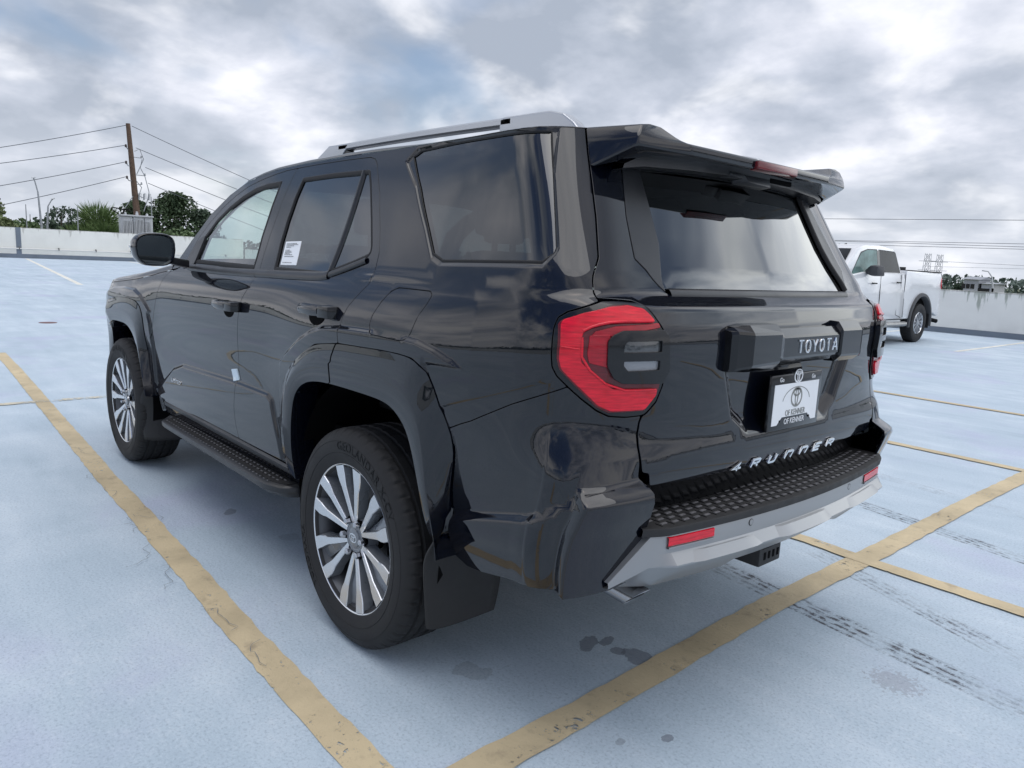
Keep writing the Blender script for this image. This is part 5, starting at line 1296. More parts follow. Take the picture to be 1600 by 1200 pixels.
YL2 = paint_line_mat('worn_pale_yellow_line_paint', (0.58, 0.54, 0.43), 0.53)
WL = paint_line_mat('old_white_line_paint', (0.74, 0.73, 0.66), 0.62)
def ribbon(name, L, Rr, m, z=.003):
    n = len(L); V = []; F = []
    for i, (a, b) in enumerate(zip(L, Rr)): V += [(a[0], a[1], z), (b[0], b[1], z)]
    F = [(2 * i, 2 * i + 1, 2 * i + 3, 2 * i + 2) for i in range(n - 1)]
    return tag(mk(name, V, F, m, None, False), kind='structure')
def wob(line, w_, seed, amp=.004, step=.06):
    r2 = random.Random(seed); line = dens(np.array(line, float), step, False); L = []; Rr = []
    for i, p in enumerate(line):
        d_ = line[min(i + 1, len(line) - 1)] - line[max(i - 1, 0)]; d_ /= np.linalg.norm(d_); n_ = np.array((-d_[1], d_[0]))
        L.append(p + n_ * (w_ / 2 + r2.uniform(-amp, amp))); Rr.append(p - n_ * (w_ / 2 + r2.uniform(-amp, amp)))
    return L, Rr
leftc = [(8.3, .93), (6.9, .975), (5.0, 1.058), (3.4, 1.125), (2.5, 1.167), (1.8, 1.184), (1.25, 1.206), (.75, 1.222), (.3, 1.243), (0, 1.249), (-.25, 1.256), (-.6, 1.262), (-.86, 1.268)]
ribbon('bay_line', *wob(leftc, .112, 1), YL)
ribbon('bay_line', *wob([(-.795, 5.6), (-.79, 3.8), (-.82, 1.6), (-.815, .6), (-.775, -.6), (-.79, -1.6), (-.785, -3.0), (-.80, -4.3), (-.80, -7.0), (-.80, -12.5)], .115, 2), YL, .0055)
ribbon('bay_line', *wob([(5.04, -.35), (2.0, -1.30), (.2, -1.42), (-.50, -1.455), (-.83, -1.43), (-1.5, -1.425), (-3.2, -1.40), (-6.6, -1.40)][1:], .100, 3), YL, .0070)
ribbon('bay_line', *wob([(5.0, -4.28), (.31, -4.30), (-.74, -4.275), (-6.6, -4.2)], .100, 4), YL, .0070)
ribbon('bay_line', *wob([(5.0, -7.1), (-.78, -7.05), (-6.6, -7.0)], .100, 5), YL, .0070)
ribbon('bay_line', *wob([(-.88, 1.27), (-3.5, 1.30), (-6.6, 1.32)], .108, 6), YL, .0070)
ribbon('bay_line', *wob([(5.04, 6.5), (5.04, 1.0), (5.04, -1.3), (5.04, -7.0)], .09, 7), YL2, .0055)
for yy in (-3.0, -8.6, -14.2, 2.6, 8.2): ribbon('bay_line', *wob([(50.4, yy * 1.0 - 2.9), (23.0, yy)], .16, 8 + int(yy), step=.8), WL)
for xx in (-2.5, .3, 3.1, 5.9, 8.7, 11.5): ribbon('bay_line', *wob([(xx - 0.2, -19.2), (xx - 0.2, -14.0)], .10, 30 + int(xx), step=.4), WL)
# hairline cracks beside the left line
ck = mat('crack_dark', (.17, .19, .21), .9)
r2 = random.Random(21)
def crack(x, y, a, L, w_=.0020):
    pts = [(x, y)]; aa = a
    while L > 0:
        s_ = r2.uniform(.015, .05); aa = a + r2.gauss(0, .6); x += s_ * math.cos(aa); y += s_ * math.sin(aa); pts.append((x, y)); L -= s_
    A, B = wob(pts, w_, 3, amp=w_ * .3, step=.02); ribbon('pavement_crack', A, B, ck, .0105)
for q in [(2.65, 1.18, 2.9, .28), (2.3, 1.22, 3.0, .22), (1.75, 1.22, 3.3, .22), (1.72, 1.24, 2.9, .3), (1.30, 1.27, 2.9, .3), (1.02, 1.30, 3.0, .3), (.55, 1.30, 3.2, .3), (.18, 1.22, 2.9, .2), (3.3, 1.16, 3.1, .3)]: crack(*q)
mc = MB(); mc.lathe([(0, .005), (.12, .005), (.13, .004), (.13, 0)], 24, 11.8, -.18, 0, axis='z'); tag(mc.build('drain_cover', mat('rusty_drain_iron', (.16, .09, .09), .8), None), 'small round rust brown drain cover in the open blue deck', 'drain cover')

# ---- parapets
def wall_mat(name, base, drips, edge, zt, seed=0.0, amt=.55):
    m = bpy.data.materials.new(name); m.use_nodes = True; t = NT(m.node_tree); b = t.n['Principled BSDF']; p = coords_world(t); s_ = t.sep(p)
    n1 = t.noise(p, .5, 5, .6, .2); c = t.ramp(n1, [(.35, tuple(x * .90 for x in base)), (.6, base)])
    dr = t.noise(t.vmath('ADD', t.vmath('MULTIPLY', p, (2.2, 2.2, .25)), (seed, 0, 0)), 1.7, 5, .7, .15)
    reach = t.math('MULTIPLY', t.map(dr, .47, .72), .55); dz = t.math('SUBTRACT', zt, s_[2])
    f = t.map(t.math('SUBTRACT', reach, dz), -0.06, .22); c = t.mix(t.math('MULTIPLY', f, amt), c, drips)
    top = t.map(dz, .055, .0); c = t.mix(t.math('MULTIPLY', t.math('MULTIPLY', top, t.map(t.noise(p, 2.5, 4, .7), .3, .6)), .75), c, edge)
    lo = t.map(s_[2], .5, .05); c = t.mix(t.math('MULTIPLY', t.math('MULTIPLY', lo, t.map(t.noise(p, 1.1, 4, .6), .45, .7)), .3), c, (.34, .33, .30))
    t.link(c, b.inputs['Base Color']); b.inputs['Roughness'].default_value = .82; t.link(t.bump(t.noise(p, 40, 4, .6), .2, .004), b.inputs['Normal']); return m
bandm = mat('grey_blue_base_paint', (.165, .195, .235), .75, var=.15, vscale=1.2)
def parapet(x0, y0, x1, y1, h, th, label, m, band=.13, extra=None, capd=True):
    root = empty('parapet_wall', ((x0 + x1) / 2, (y0 + y1) / 2, 0), label=label, cat='wall')
    cx, cy = root.location.x, root.location.y
    alongx = abs(x1 - x0) > abs(y1 - y0)
    mb = MB()
    a = (x0 - cx, y0 - cy, 0); b = (x1 - cx, y1 - cy, h)
    mb.box(a, b, .012); mb.build('wall_face', m, root, False)
    return root
wm1 = wall_mat('off_white_wall_paint', (.86, .85, .79), (.36, .35, .31), (.16, .16, .15), 1.80)
wm2 = wall_mat('weathered_wall_paint', (.80, .79, .75), (.24, .27, .22), (.12, .13, .12), 1.125, 4.0, .75)
w1 = parapet(51.3, -19.3, 51.6, 34, 1.80, .3, 'long white parapet with a pipe along its foot, across the far left end of the deck', wm1)
ox, oy = w1.location.x, w1.location.y
mb = MB(); mb.box((51.3 - ox - .02, -19.3 - oy, 0), (51.3 - ox + .01, 34 - oy, .25)); mb.build('base_band', bandm, w1)
mb = MB(); mb.box((51.3 - ox - .03, -5.82 - oy, .0), (51.3 - ox + .01, -5.56 - oy, 1.802)); mb.build('joint_cover', bandm, w1)
mb = MB(); mb.tube([(51.3 - ox - .10, y - oy, .56) for y in np.linspace(-19, 33, 40)], .035, 8); mb.build('wall_pipe', mat('white_pipe', (.72, .71, .68), .5), w1, True)
mb = MB()
for y in np.arange(-18.0, 33, 2.05): mb.box((51.3 - ox - .14, y - oy - .03, .52), (51.3 - ox + .0, y - oy + .03, .68))
mb.build('pipe_bracket', mat('bracket_grey', (.18, .18, .17), .7), w1)['kind'] = 'stuff'
w2 = parapet(X0, -19.7, 51.3, -19.4, 1.125, .3, 'weathered grey parapet with dark drip stains behind the white pickup, right side of the deck', wm2)
ox, oy = w2.location.x, w2.location.y
mb = MB(); mb.box((X0 - ox, -19.4 - oy - .01, 0), (51.3 - ox, -19.4 - oy + .012, .145)); mb.build('base_band', bandm, w2)
wm3 = wall_mat('white_wall_paint', (.62, .61, .57), (.27, .27, .24), (.14, .14, .13), 1.125, 9.0)
parapet(X0, 34, 51.3, 34.3, 1.125, .3, 'white parapet along the near left side of the deck, mirrored in the doors', wm3)
parapet(X0 - .3, -19.4, X0, 34, 1.125, .3, 'white parapet behind the viewer, mirrored in the tailgate', wm3)

# ================================================================== white pickup
TR = empty('pickup_truck', (5.079, -15.22, 0), R(90), label='white crew cab pickup truck parked against the grey parapet on the right', cat='pickup')
M['tw'] = mat('white_truck_paint', (.74, .75, .76), .3, 0, .8, .03)
M['tg'] = mat('truck_grey_trim', (.055, .057, .062), .6, var=.2)
M['tglass'] = mat('truck_privacy_glass', (.030, .034, .038), .2, 0, .15, .0, spec=0.05, var=.5, vscale=1.5); M['tglass2'] = mat('truck_front_glass', (.16, .25, .235), .2, 0, .15, .0, spec=0.05, var=.6, vscale=2.2)
def truck_body():
    def arch(cx, r_, n=12, z0=.55):
        return [(cx + r_ * math.cos(t), .42 + r_ * 1.03 * math.sin(t)) for t in np.linspace(math.pi - .25, .25, n)]
    def lo(part, name, poly, y_half, tum, par, m=M['tw'], bev=.03):
        bm = bmesh.new()
        A = [bm.verts.new((x, y_half - tum * max(0, z - 1.0) ** 1.0, z)) for x, z in poly]; B = [bm.verts.new((x, -y_half + tum * max(0, z - 1.0), z)) for x, z in poly]
        bm.faces.new(A); bm.faces.new(B[::-1]); n = len(poly)
        for i in range(n): bm.faces.new((A[i], B[i], B[(i + 1) % n], A[(i + 1) % n]))
        bmesh.ops.recalc_face_normals(bm, faces=bm.faces[:])
        side_edges = [e for e in bm.edges if abs(abs(e.verts[0].co.y) - abs(e.verts[1].co.y)) < .2 and e.verts[0].co.y * e.verts[1].co.y > 0]
        bmesh.ops.bevel(bm, geom=side_edges, offset=bev, segments=3, affect='EDGES', profile=.5)
        bmesh.ops.triangulate(bm, faces=[f for f in bm.faces if len(f.verts) > 4])
        me = bpy.data.meshes.new(name); bm.to_mesh(me); bm.free(); me.materials.append(m)
        for f in me.polygons: f.use_smooth = True
        me.set_sharp_from_angle(angle=R(30))
        o = bpy.data.objects.new(name, me); COL.objects.link(o); o.parent = par; return o
    # bed
    bed = [(-1.05, .72), (-.62, .60)] + arch(0, .56)[0:] + [(.62, .52), (.88, .52), (.95, 1.0), (.90, 1.53), (-1.00, 1.52), (-1.07, 1.45), (-1.10, 1.2)]
    bd = lo(None, 'cargo_bed', bed, .985, .05, TR)
    cab = [(.90, .52), (3.10, .52)] + [(3.70 + .57 * math.cos(t), .42 + .59 * math.sin(t)) for t in np.linspace(math.pi - .25, .25, 12)] + [(4.35, .55), (4.62, .65), (4.66, 1.15), (4.50, 1.28), (3.35, 1.40), (2.9, 1.455), (.93, 1.475), (.97, 1.0)]
    cb = lo(None, 'cab', cab, .985, .08, TR)
    roofp = [(.95, 1.45), (1.12, 1.62), (1.52, 1.925), (1.75, 1.972), (2.60, 1.965), (2.95, 1.90), (3.70, 1.42), (3.6, 1.38), (1.0, 1.38)]
    rf = lo(None, 'cab_roof', [(.96, 1.42), (1.30, 1.90), (1.44, 1.965), (2.0, 1.995), (2.70, 1.975), (3.05, 1.89), (3.75, 1.40)], .965, .135, TR, bev=.05)
    # windows: slightly proud dark glass following the tumblehome
    def yy(z): return .965 - .135 * (z - 1.0) + .004
    for s_ in (1, -1):
        for nm, poly, m_ in (('rear_door_window', [(1.24, 1.375), (1.10, 1.47), (1.35, 1.85), (1.42, 1.875), (2.13, 1.885), (2.08, 1.375)], M['tglass']), ('front_door_window', [(2.18, 1.375), (2.23, 1.885), (2.66, 1.875), (2.92, 1.81), (3.40, 1.375)], M['tglass2'])):
            V = [(x, yy(z) * s_, z) for x, z in poly]; fix_normals(mk(nm, V, [tuple(range(len(V)))], m_, cb, False))
            bk = [(x, (yy(z) - .0025) * s_, z) for x, z in [(x + (1 if x < np.mean([p[0] for p in poly]) else -1) * -.02, z + (.02 if z > 1.6 else -.02)) for x, z in poly]]
            mk('window_surround', bk, [tuple(range(len(bk)))], M['tg'], cb, False)
        V = [(x, (yy(z) + .003) * s_, z) for x, z in ((2.07, 1.375), (2.12, 1.885), (2.24, 1.885), (2.19, 1.375))]; fix_normals(mk('pillar_trim', V, [(0, 1, 2, 3)], M['gloss_black'], cb, False))
        mb = MB()
        for x, z in ((1.33, 1.275), (2.48, 1.245)): mb.hull([(x - .10, s_ * .985, z - .016), (x + .10, s_ * .985, z - .016), (x - .09, s_ * 1.012, z - .012), (x + .09, s_ * 1.012, z - .012), (x - .10, s_ * .985, z + .018), (x + .10, s_ * .985, z + .018), (x - .09, s_ * 1.012, z + .012), (x + .09, s_ * 1.012, z + .012)], .003)
        mb.build('door_handle', M['gloss_black'], cb)
        mb = MB(); mb.hull([(2.66, s_ * 1.02, 1.38), (2.66, s_ * 1.24, 1.39), (2.66, s_ * 1.02, 1.60), (2.66, s_ * 1.22, 1.58), (2.90, s_ * 1.05, 1.40), (2.90, s_ * 1.20, 1.40), (2.90, s_ * 1.05, 1.58), (2.90, s_ * 1.19, 1.57), (2.74, s_ * .93, 1.42), (2.84, s_ * .93, 1.47), (2.80, s_ * .93, 1.50)], .02); mb.build('side_mirror', M['tg'], cb, True, sharp=40)
        mb = MB(); mb.tube([(.72, s_ * .97, .42), (.90, s_ * .99, .42), (3.0, s_ * .99, .42)], .055, 10); mb.build('running_board', M['steel'], TR, True)
        # seams
        mb = MB()
        for pl in ([(1.02, .56), (1.30, .62), (1.28, .9), (1.16, 1.16), (1.13, 1.44)], [(2.14, .56), (2.16, 1.0), (2.13, 1.45)], [(.93, .56), (.93, 1.45)]): mb.tube([(x, s_ * (.9865 - .08 * max(0, z - 1)), z) for x, z in pl], .006, 5)
        mb.build('door_seam', M['void'], cb, True)
        # flare
        for cx, r0 in ((0, .56), (3.70, .57)):
            rows = [[(cx + q * math.cos(t), s_ * y, .42 + q * 1.03 * math.sin(t)) for q, y in ((r0 + .075, .984), (r0 + .065, 1.02), (r0 + .01, 1.025), (r0 - .005, 1.0), (r0 - .005, .90))] for t in np.linspace(-.12, math.pi + .12, 22)]
            mb = MB(); mb.loft(rows); fix_normals(mb.build('wheel_arch_trim', M['tg'], TR, True, sharp=40))
        mb = MB(); mb.hull([(-1.09, s_ * .955, 1.18), (-1.09, s_ * .985, 1.18), (-1.09, s_ * .93, 1.42), (-1.09, s_ * .962, 1.42), (-1.03, s_ * .988, 1.22), (-1.03, s_ * .966, 1.38), (-1.11, s_ * .90, 1.44), (-1.11, s_ * .90, 1.20)], .01); mb.build('tail_lamp', M['red_lens'], bd, True)
        mb = MB(); mb.hull([(-.52, s_ * .99, .62), (-.52, s_ * .80, .62), (-.55, s_ * .99, .30), (-.55, s_ * .80, .30), (-.54, s_ * .99, .62), (-.57, s_ * .99, .30), (-.57, s_ * .80, .30)]); mb.build('mud_flap', M['matte_black'], TR)
        mb = MB(); mb.hull([(3.6, s_ * .62, 1.05), (4.5, s_ * .72, 1.05), (4.64, s_ * .72, 1.05), (4.66, s_ * .95, 1.1), (4.5, s_ * .99, 1.12), (4.5, s_ * .99, .95), (4.66, s_ * .92, .95)], .01); mb.build('headlight', M['clear_lens'], TR, True)
    V = [(3.09, .74, 1.885), (3.09, -.74, 1.885), (3.67, -.84, 1.458), (3.67, .84, 1.458)]; fix_normals(mk('windshield', V, [(0, 1, 2, 3)], M['tglass'], cb, False))
    mb = MB(); mb.hull([(4.60, .70, .72), (4.60, -.70, .72), (4.60, .74, 1.08), (4.60, -.74, 1.08), (4.675, .68, .74), (4.675, -.68, .74), (4.675, .72, 1.06), (4.675, -.72, 1.06)], .01)
    for k in range(5): mb.box((4.67, -.66, .78 + k * .055), (4.682, .66, .80 + k * .055))
    mb.build('grille', M['gloss_black'], TR)
    # raised line over the rear arch, bed rail caps, dark bed inside, bumper, exhaust
    mb = MB(); mb.box((-1.04, -.95, 1.524), (.86, -.86, 1.545)); mb.box((-1.04, .86, 1.524), (.86, .95, 1.545)); mb.box((-1.02, -.86, 1.527), (.86, .86, 1.532)); mb.box((.84, -.9, 1.53), (.90, .9, 1.60)); mb.build('bed_rail_cap', M['matte_black'], bd)
    mb = MB(); mb.hull([(-1.18, -.95, .56), (-1.18, .95, .56), (-1.18, -.95, .78), (-1.18, .95, .78), (-1.0, -.98, .56), (-1.0, .98, .56), (-.72, -.98, .66), (-.72, .98, .66), (-1.02, -.99, .84), (-1.02, .99, .84)], .02); mb.build('rear_bumper', M['tw'], TR, True)
    mb = MB(); mb.tube([(-.7, .72, .50), (-1.05, .88, .46), (-1.14, .95, .44)], .045, 12); mb.build('exhaust_tip', M['under'], TR, True)
    mb = MB(); mb.box((.75, -.55, .45), (3.1, .55, .62)); mb.box((-1.0, -.4, .5), (.75, .4, .66)); mb.box((.6, -.90, .5), (3.05, .90, .56)); 
    mb.hull([(-.5, -.9, .5), (.5, -.9, .5), (-.5, .9, .5), (.5, .9, .5), (-.4, -.9, .95), (.4, -.9, .95), (-.4, .9, .95), (.4, .9, .95)]); mb.build('underbody', M['void'], TR)
    mb = MB(); mb.hull([(2.3, s2 * .5 + q * .22, z) for s2 in (1,) for q in (-1, 1) for z in (1.1, 1.62)] + [(2.15, .5 + q * .2, z) for q in (-1, 1) for z in (1.1, 1.62)], .05); mb.hull([(2.28, .5 + q * .11, z) for q in (-1, 1) for z in (1.66, 1.82)] + [(2.18, .5 + q * .1, z) for q in (-1, 1) for z in (1.66, 1.82)], .03); mb.build('front_seat', M['cabin'], cb, True)
    mb = MB(); mb.tube([(1.70, -.2, 1.97), (1.62, -.2, 2.0)], .03, 8); mb.hull([(1.9, .02, 1.97), (1.75, .02, 1.97), (1.75, .02, 2.035), (1.72, -.02, 1.97), (1.9, -.02, 1.97), (1.75, -.02, 2.03)]); mb.build('roof_antenna', M['matte_black'], cb)
truck_body()
def simple_wheel(name, loc, rz, par, rr=.42):
    root = empty(name, loc, rz); root.parent = par
    mb = MB(); mb.lathe([(.235, .10), (.29, .125), (.36, .13), (.405, .115), (rr, .09), (rr - .004, .03), (rr, .0), (rr - .004, -.03), (rr, -.09), (.36, -.13), (.235, -.10)], 64); fix_normals(mb.build('tyre', M['rubber'], root, True, sharp=40))
    mb = MB(); mb.lathe([(.238, .108), (.230, .118), (.222, .10), (.215, -.10)], 48); fix_normals(mb.build('rim_barrel', M['machined'], root, True, sharp=50))
    mb = MB()
    for k in range(6):
        for da in (-7, 7):
            a = math.radians(60 * k + da); a2 = math.radians(60 * k + da * 2.1); c1 = (.05 * math.cos(a), .05 * math.sin(a)); c2 = (.226 * math.cos(a2), .226 * math.sin(a2)); tx, tz = -math.sin(a), math.cos(a)
            mb.hull([(c1[0] + tx * .010, y, c1[1] + tz * .010) for y in (.06, .10)] + [(c1[0] - tx * .010, y, c1[1] - tz * .010) for y in (.06, .10)] + [(c2[0] + tx * .016, y, c2[1] + tz * .016) for y in (.07, .113)] + [(c2[0] - tx * .016, y, c2[1] - tz * .016) for y in (.07, .113)])
    mb.lathe([(0, .108), (.055, .105), (.06, .07)], 24); mb.build('spoke', M['rail'], root)
    mb = MB(); mb.lathe([(0, -.02), (.22, -.02)], 24); mb.build('back_plate', M['void'], root)
    return root
tw0 = simple_wheel('wheel', (0, .87, .42), 0, TR)
for lx, ly, rz_ in ((3.70, .87, 0), (0, -.87, math.pi), (3.70, -.87, math.pi)): copy_part_tree(tw0, (lx, ly, .42), rz_)

# parked vehicles behind the viewer, seen only as reflections in the paint
def copy_tree(o, parent=None):
    c = o.copy(); COL.objects.link(c); c.parent = parent
    for ch in list(o.children): copy_tree(ch, c)
    return c
for i, (x, y, rz_, lb) in enumerate([(-24.5, -7.5, 90, 'white pickup truck behind the viewer, the one mirrored beside the left tail lamp'), (-25.2, -1.2, 272, 'white pickup truck behind the viewer, the one mirrored in the rear corner')]):
    c = copy_tree(TR); c.location = (x, y, 0); c.rotation_euler = (0, 0, R(rz_)); c['label'] = lb

# ================================================================== utility pole, transformers, wires, lamps
wood = mat('weathered_pole_wood', (.13, .085, .06), .9, var=.35, vscale=6)
steelg = mat('galvanised_grey', (.36, .38, .40), .55, .4, var=.15)
pale = mat('pale_transformer_paint', (.55, .57, .59), .5, var=.08, vscale=3)
wirem = mat('cable_black', (.11, .12, .14), .7)
insul = mat('brown_insulator', (.07, .055, .055), .4)
up_ = empty('utility_pole', (58.2, -14.6, -9.0), label='tall leaning wooden utility pole with wires and insulators, beyond the far left parapet', cat='utility pole')
def L_(x, y, z): return (x - 58.2, y + 14.6, z + 9.0)
mb = MB(); mb.tube([L_(58.2, -14.65, -9), L_(58.2, -14.25, 1.9), L_(58.1, -14.1, 4.0), L_(58.0, -13.73, 9.57)], [.26, .24, .22, .145], 12); mb.build('pole', wood, up_, True)
for zz, yy_ in ((8.05, -13.62), (6.9, -13.60), (5.86, -13.62)):
    mb = MB(); mb.tube([L_(58, yy_ - .28, zz - .28), L_(58, yy_ - .05, zz - .26), L_(58, yy_ + .06, zz - .12)], .035, 6); mb.build('bracket', steelg, up_)
    mb = MB(); mb.lathe([(.0, .0), (.07, .0), (.09, .06), (.05, .10), (.085, .14), (.05, .20), (0, .22)], 10, yy_ + .08 + 14.6, 0, 0, axis='z'); mb.V = [(v[1] - .2, v[0], v[2] + zz + 9 - .14) for v in mb.V]; mb.build('insulator', insul, up_, True)
for zz, y2, y1_ in ((7.28, -14.55, -13.95), (6.05, -14.75, -14.05), (5.4, -14.5, -14.05)):
    mb = MB(); mb.tube([L_(58, y1_, zz), L_(58, y2, zz)], .03, 6); mb.lathe([(0, 0), (.06, 0), (.07, .05), (.04, .1), (.06, .14), (0, .18)], 8, y2 + 14.6, 0, 0, axis='z'); mb.V = [v if i_ < 14 else v for i_, v in enumerate(mb.V)]
    k = 12 + 0; base = len(mb.V) - 9 * 6; mb.V = mb.V[:base] + [(v[1] - .2, v[0], v[2] + zz + 9) for v in mb.V[base:]]; mb.build('crossarm', steelg, up_)
def wire(pts, r_=.018, sag=.0, n=16):
    out = []
    for a, b in zip(pts[:-1], pts[1:]):
        for i in range(n): t = i / n; out.append(tuple(a[k] + (b[k] - a[k]) * t - (sag * 4 * t * (1 - t) if k == 2 else 0) for k in range(3)))
    out.append(pts[-1]); return out
mb = MB()
for pl in ([(58, -14.1, 7.7), (58, -14.45, 7.9), (58, -14.7, 7.2), (58, -14.2, 6.1)], [(58, -14.6, 7.2), (58, -14.45, 6.6), (58, -14.75, 6.0), (58, -15.0, 4.9)], [(58, -14.1, 5.7), (58, -14.5, 5.2), (58, -14.3, 4.6), (58, -14.7, 4.4)], [(58, -13.95, 4.6), (58, -13.3, 3.6)], [(58, -15.0, 4.9), (58, -14.9, 4.4), (58, -14.6, 3.5)]):
    mb.tube([L_(*p) for p in pl], .030, 5)
mb.build('jumper_cable', steelg, up_, True)
for i in range(3):
    mb = MB(); y = -14.30 - i * .33; mb.tube([L_(57.9, y, 4.75), L_(57.9, y + .03, 4.32)], .06, 8); mb.tube([L_(57.9, y, 4.8), L_(57.9, y - .12, 4.75), L_(57.9, y - .12, 4.40)], .02, 5); mb.build('fuse_cutout', steelg, up_, True)
tb = empty('transformer_bank', (57.5, -13.9, -9), label='pale grey transformer bank with cooling fins at the foot of the leaning pole', cat='transformer')
def T3(x, y, z): return (x - 57.5, y + 13.9, z + 9)
for i, (ya, yb, zt, zb_) in enumerate([(-12.86, -13.62, 3.05, 1.2), (-13.64, -14.38, 3.15, 1.2), (-14.40, -14.98, 3.05, 1.2)]):
    mb = MB(); mb.box(T3(57.2, ya, zb_), T3(58.0, yb, zt), .08); bd_ = mb.build('tank', pale, tb, True, sharp=40)
    mb = MB()
    for k in range(7 if i < 2 else 4):
        y = ya - .06 - k * .095; mb.box(T3(57.08, y, zb_ + .2), T3(57.21, y - .045, zt - .3), .01)
    mb.build('cooling_fins', pale, bd_)
    mb = MB(); mb.lathe([(0, 0), (.10, 0), (.12, .05), (.08, .09), (.11, .14), (.07, .18), (.09, .24), (0, .30)], 12, 0, 0, 0, axis='z'); ym_ = (ya + yb) / 2
    mb.V = [(v[0] + .1, v[1] + ym_ + 13.9, v[2] + zt + 9) for v in mb.V]; mb.build('bushing', pale, bd_, True)
mb = MB(); mb.box(T3(57.05, -12.8, 3.05), T3(58.0, -15.0, 3.16), .02); mb.box(T3(57.1, -13.0, -9), T3(57.9, -14.9, 1.2)); mb.build('platform', pale, tb)
mb = MB(); mb.tube([T3(57.6, -12.3, 3.55), T3(57.6, -12.5, 3.60), T3(57.6, -13.3, 3.5), T3(57.6, -13.7, 3.4)], .045, 6); mb.tube([T3(57.6, -12.3, 3.5), T3(57.6, -12.9, 3.1)], .035, 6); mb.tube([T3(57.6, -13.0, 3.1), T3(57.6, -13.2, 3.5), T3(57.6, -13.6, 3.6)], .05, 6); mb.build('cable_loop', M['under'], tb, True)
wl_ = [([(58, -13.66, 9.45), (58.0, 8.0, 3.2)], 'topmost wire running left from the head of the leaning pole', 0), ([(58, -13.5, 8.04), (58, 8.0, 2.9)], 'second wire from the top, left of the leaning pole', 0),
       ([(58, -13.52, 6.9), (58, 8.0, 1.0)], 'third wire from the top, left of the leaning pole', 0), ([(58, -13.5, 5.86), (58, 8.0, -.6)], 'lowest wire left of the leaning pole', 0),
       ([(58, -13.98, 9.43), (58, -36, 2.6)], 'topmost wire running right from the head of the leaning pole', .25), ([(58, -14.2, 7.95), (58, -36, 1.9)], 'second wire from the top, right of the leaning pole', .2), ([(58, -14.8, 6.65), (58, -36, 0.6)], 'third wire from the top, right of the leaning pole', .2), ([(58, -14.95, 5.55), (58, -36, -.9)], 'lowest wire right of the leaning pole', .2)]
for pts, lb, sg in wl_:
    mb = MB(); mb.tube(wire(pts, sag=sg if sg else .35), .022, 5, False); tag(mb.build('power_line', wirem, None, True), lb, 'wire', 'wires on the leaning pole')
for (a, b, lb, r_) in [((20.83, 4.83), (10.34, 4.69), 'highest single wire across the sky right of the car roof', .015), ((19.84, 3.49), (10.17, 3.45), 'uppermost of the three close wires above the white pickup', .013), ((19.84, 3.44), (10.14, 3.29), 'middle one of the three close wires above the white pickup', .013), ((19.41, 3.25), (10.13, 3.17), 'lowest of the three close wires above the white pickup', .013), ((14.99, 2.41), (10.01, 2.31), 'thin faint wire above the trees right of the pickup', .008), ((14.95, 2.08), (9.98, 2.14), 'lowest faint wire just over the trees on the right', .006)]:
    sl = (b[1] - a[1]) / (b[0] - a[0]); mb = MB(); mb.tube(wire([(a[0] + (12 if a[0] > 15.5 else 0), -45, a[1] + sl * (12 if a[0] > 15.5 else 0)), (-20, -45, b[1] - sl * (b[0] + 20) * 1.0)], sag=0.0), r_, 5, False); tag(mb.build('power_line', wirem, None, True), lb, 'wire', 'wires beyond the right parapet')
def street_lamp(base, top, arm, label, r_=.07, head=True):
    root = empty('street_lamp' if head else 'steel_pole', (base[0], base[1], -9), label=label, cat='street lamp' if head else 'pole', group='lamp posts and poles beyond the far left parapet')
    o = np.array((base[0], base[1], -9.0)); mb = MB(); mb.tube([tuple(np.array((base[0], base[1], -9)) - o), tuple(np.array(base) - o), tuple(np.array(top) - o)], [r_ * 1.3, r_, r_ * .7], 8); mb.build('post', steelg, root, True)
    if head:
        mb = MB(); mb.tube([tuple(np.array(top) - o), tuple(np.array(top) * .3 + np.array(arm) * .7 - o + np.array((0, 0, .06))), tuple(np.array(arm) - o)], r_ * .6, 6); mb.build('arm', steelg, root, True)
        mb = MB(); a_ = np.array(arm) - o; mb.hull([tuple(a_ + np.array(q)) for q in ((-.1, -.12, 0), (.1, -.12, 0), (-.1, .12, -.02), (.1, .12, -.02), (-.08, -.12, .1), (.08, -.12, .1), (0, .1, .07))], .015); mb.build('lamp_head', pale, root, True)
street_lamp((56, -7.72, 1.93), (56, -7.62, 4.18), (56, -7.42, 5.05), 'grey street lamp, the taller one near the left edge of the photo')
street_lamp((62, -9.11, 2.01), (62, -9.22, 3.52), (62, -9.55, 4.05), 'grey street lamp, the shorter one in front of the dark round tree')
street_lamp((62, -11.09, 2.13), (62, -11.11, 3.63), None, 'thin steel pole left of the spiky bush', .045, False)
street_lamp((60, -15.72, 2.09), (60, -15.70, 4.70), None, 'thin pale steel pole just right of the transformer bank', .05, False)
street_lamp((64, -8.15, 2.0), (64, -8.15, 3.6), None, 'thin steel pole between the street lamp and the leftmost tree', .04, False)
mb = MB(); mb.tube([(60, -15.3, 4.0), (60, -16.15, 4.0)], .03, 6); tag(mb.build('crossarm', steelg), 'short crossarm bolted on the thin pale pole by the transformers', 'crossarm')
sl2 = empty('street_lamp', (15.6, -60, -9), label='curved arm street lamp above the trees behind the right parapet', cat='street lamp')
mb = MB(); mb.tube([(0, 0, 0), (0, 0, 9.9), (.15, 0, 10.7), (.45, 0, 11.1), (.85, 0, 11.15)], [.1, .07, .05, .04, .05], 6); mb.build('post', pale, sl2, True)
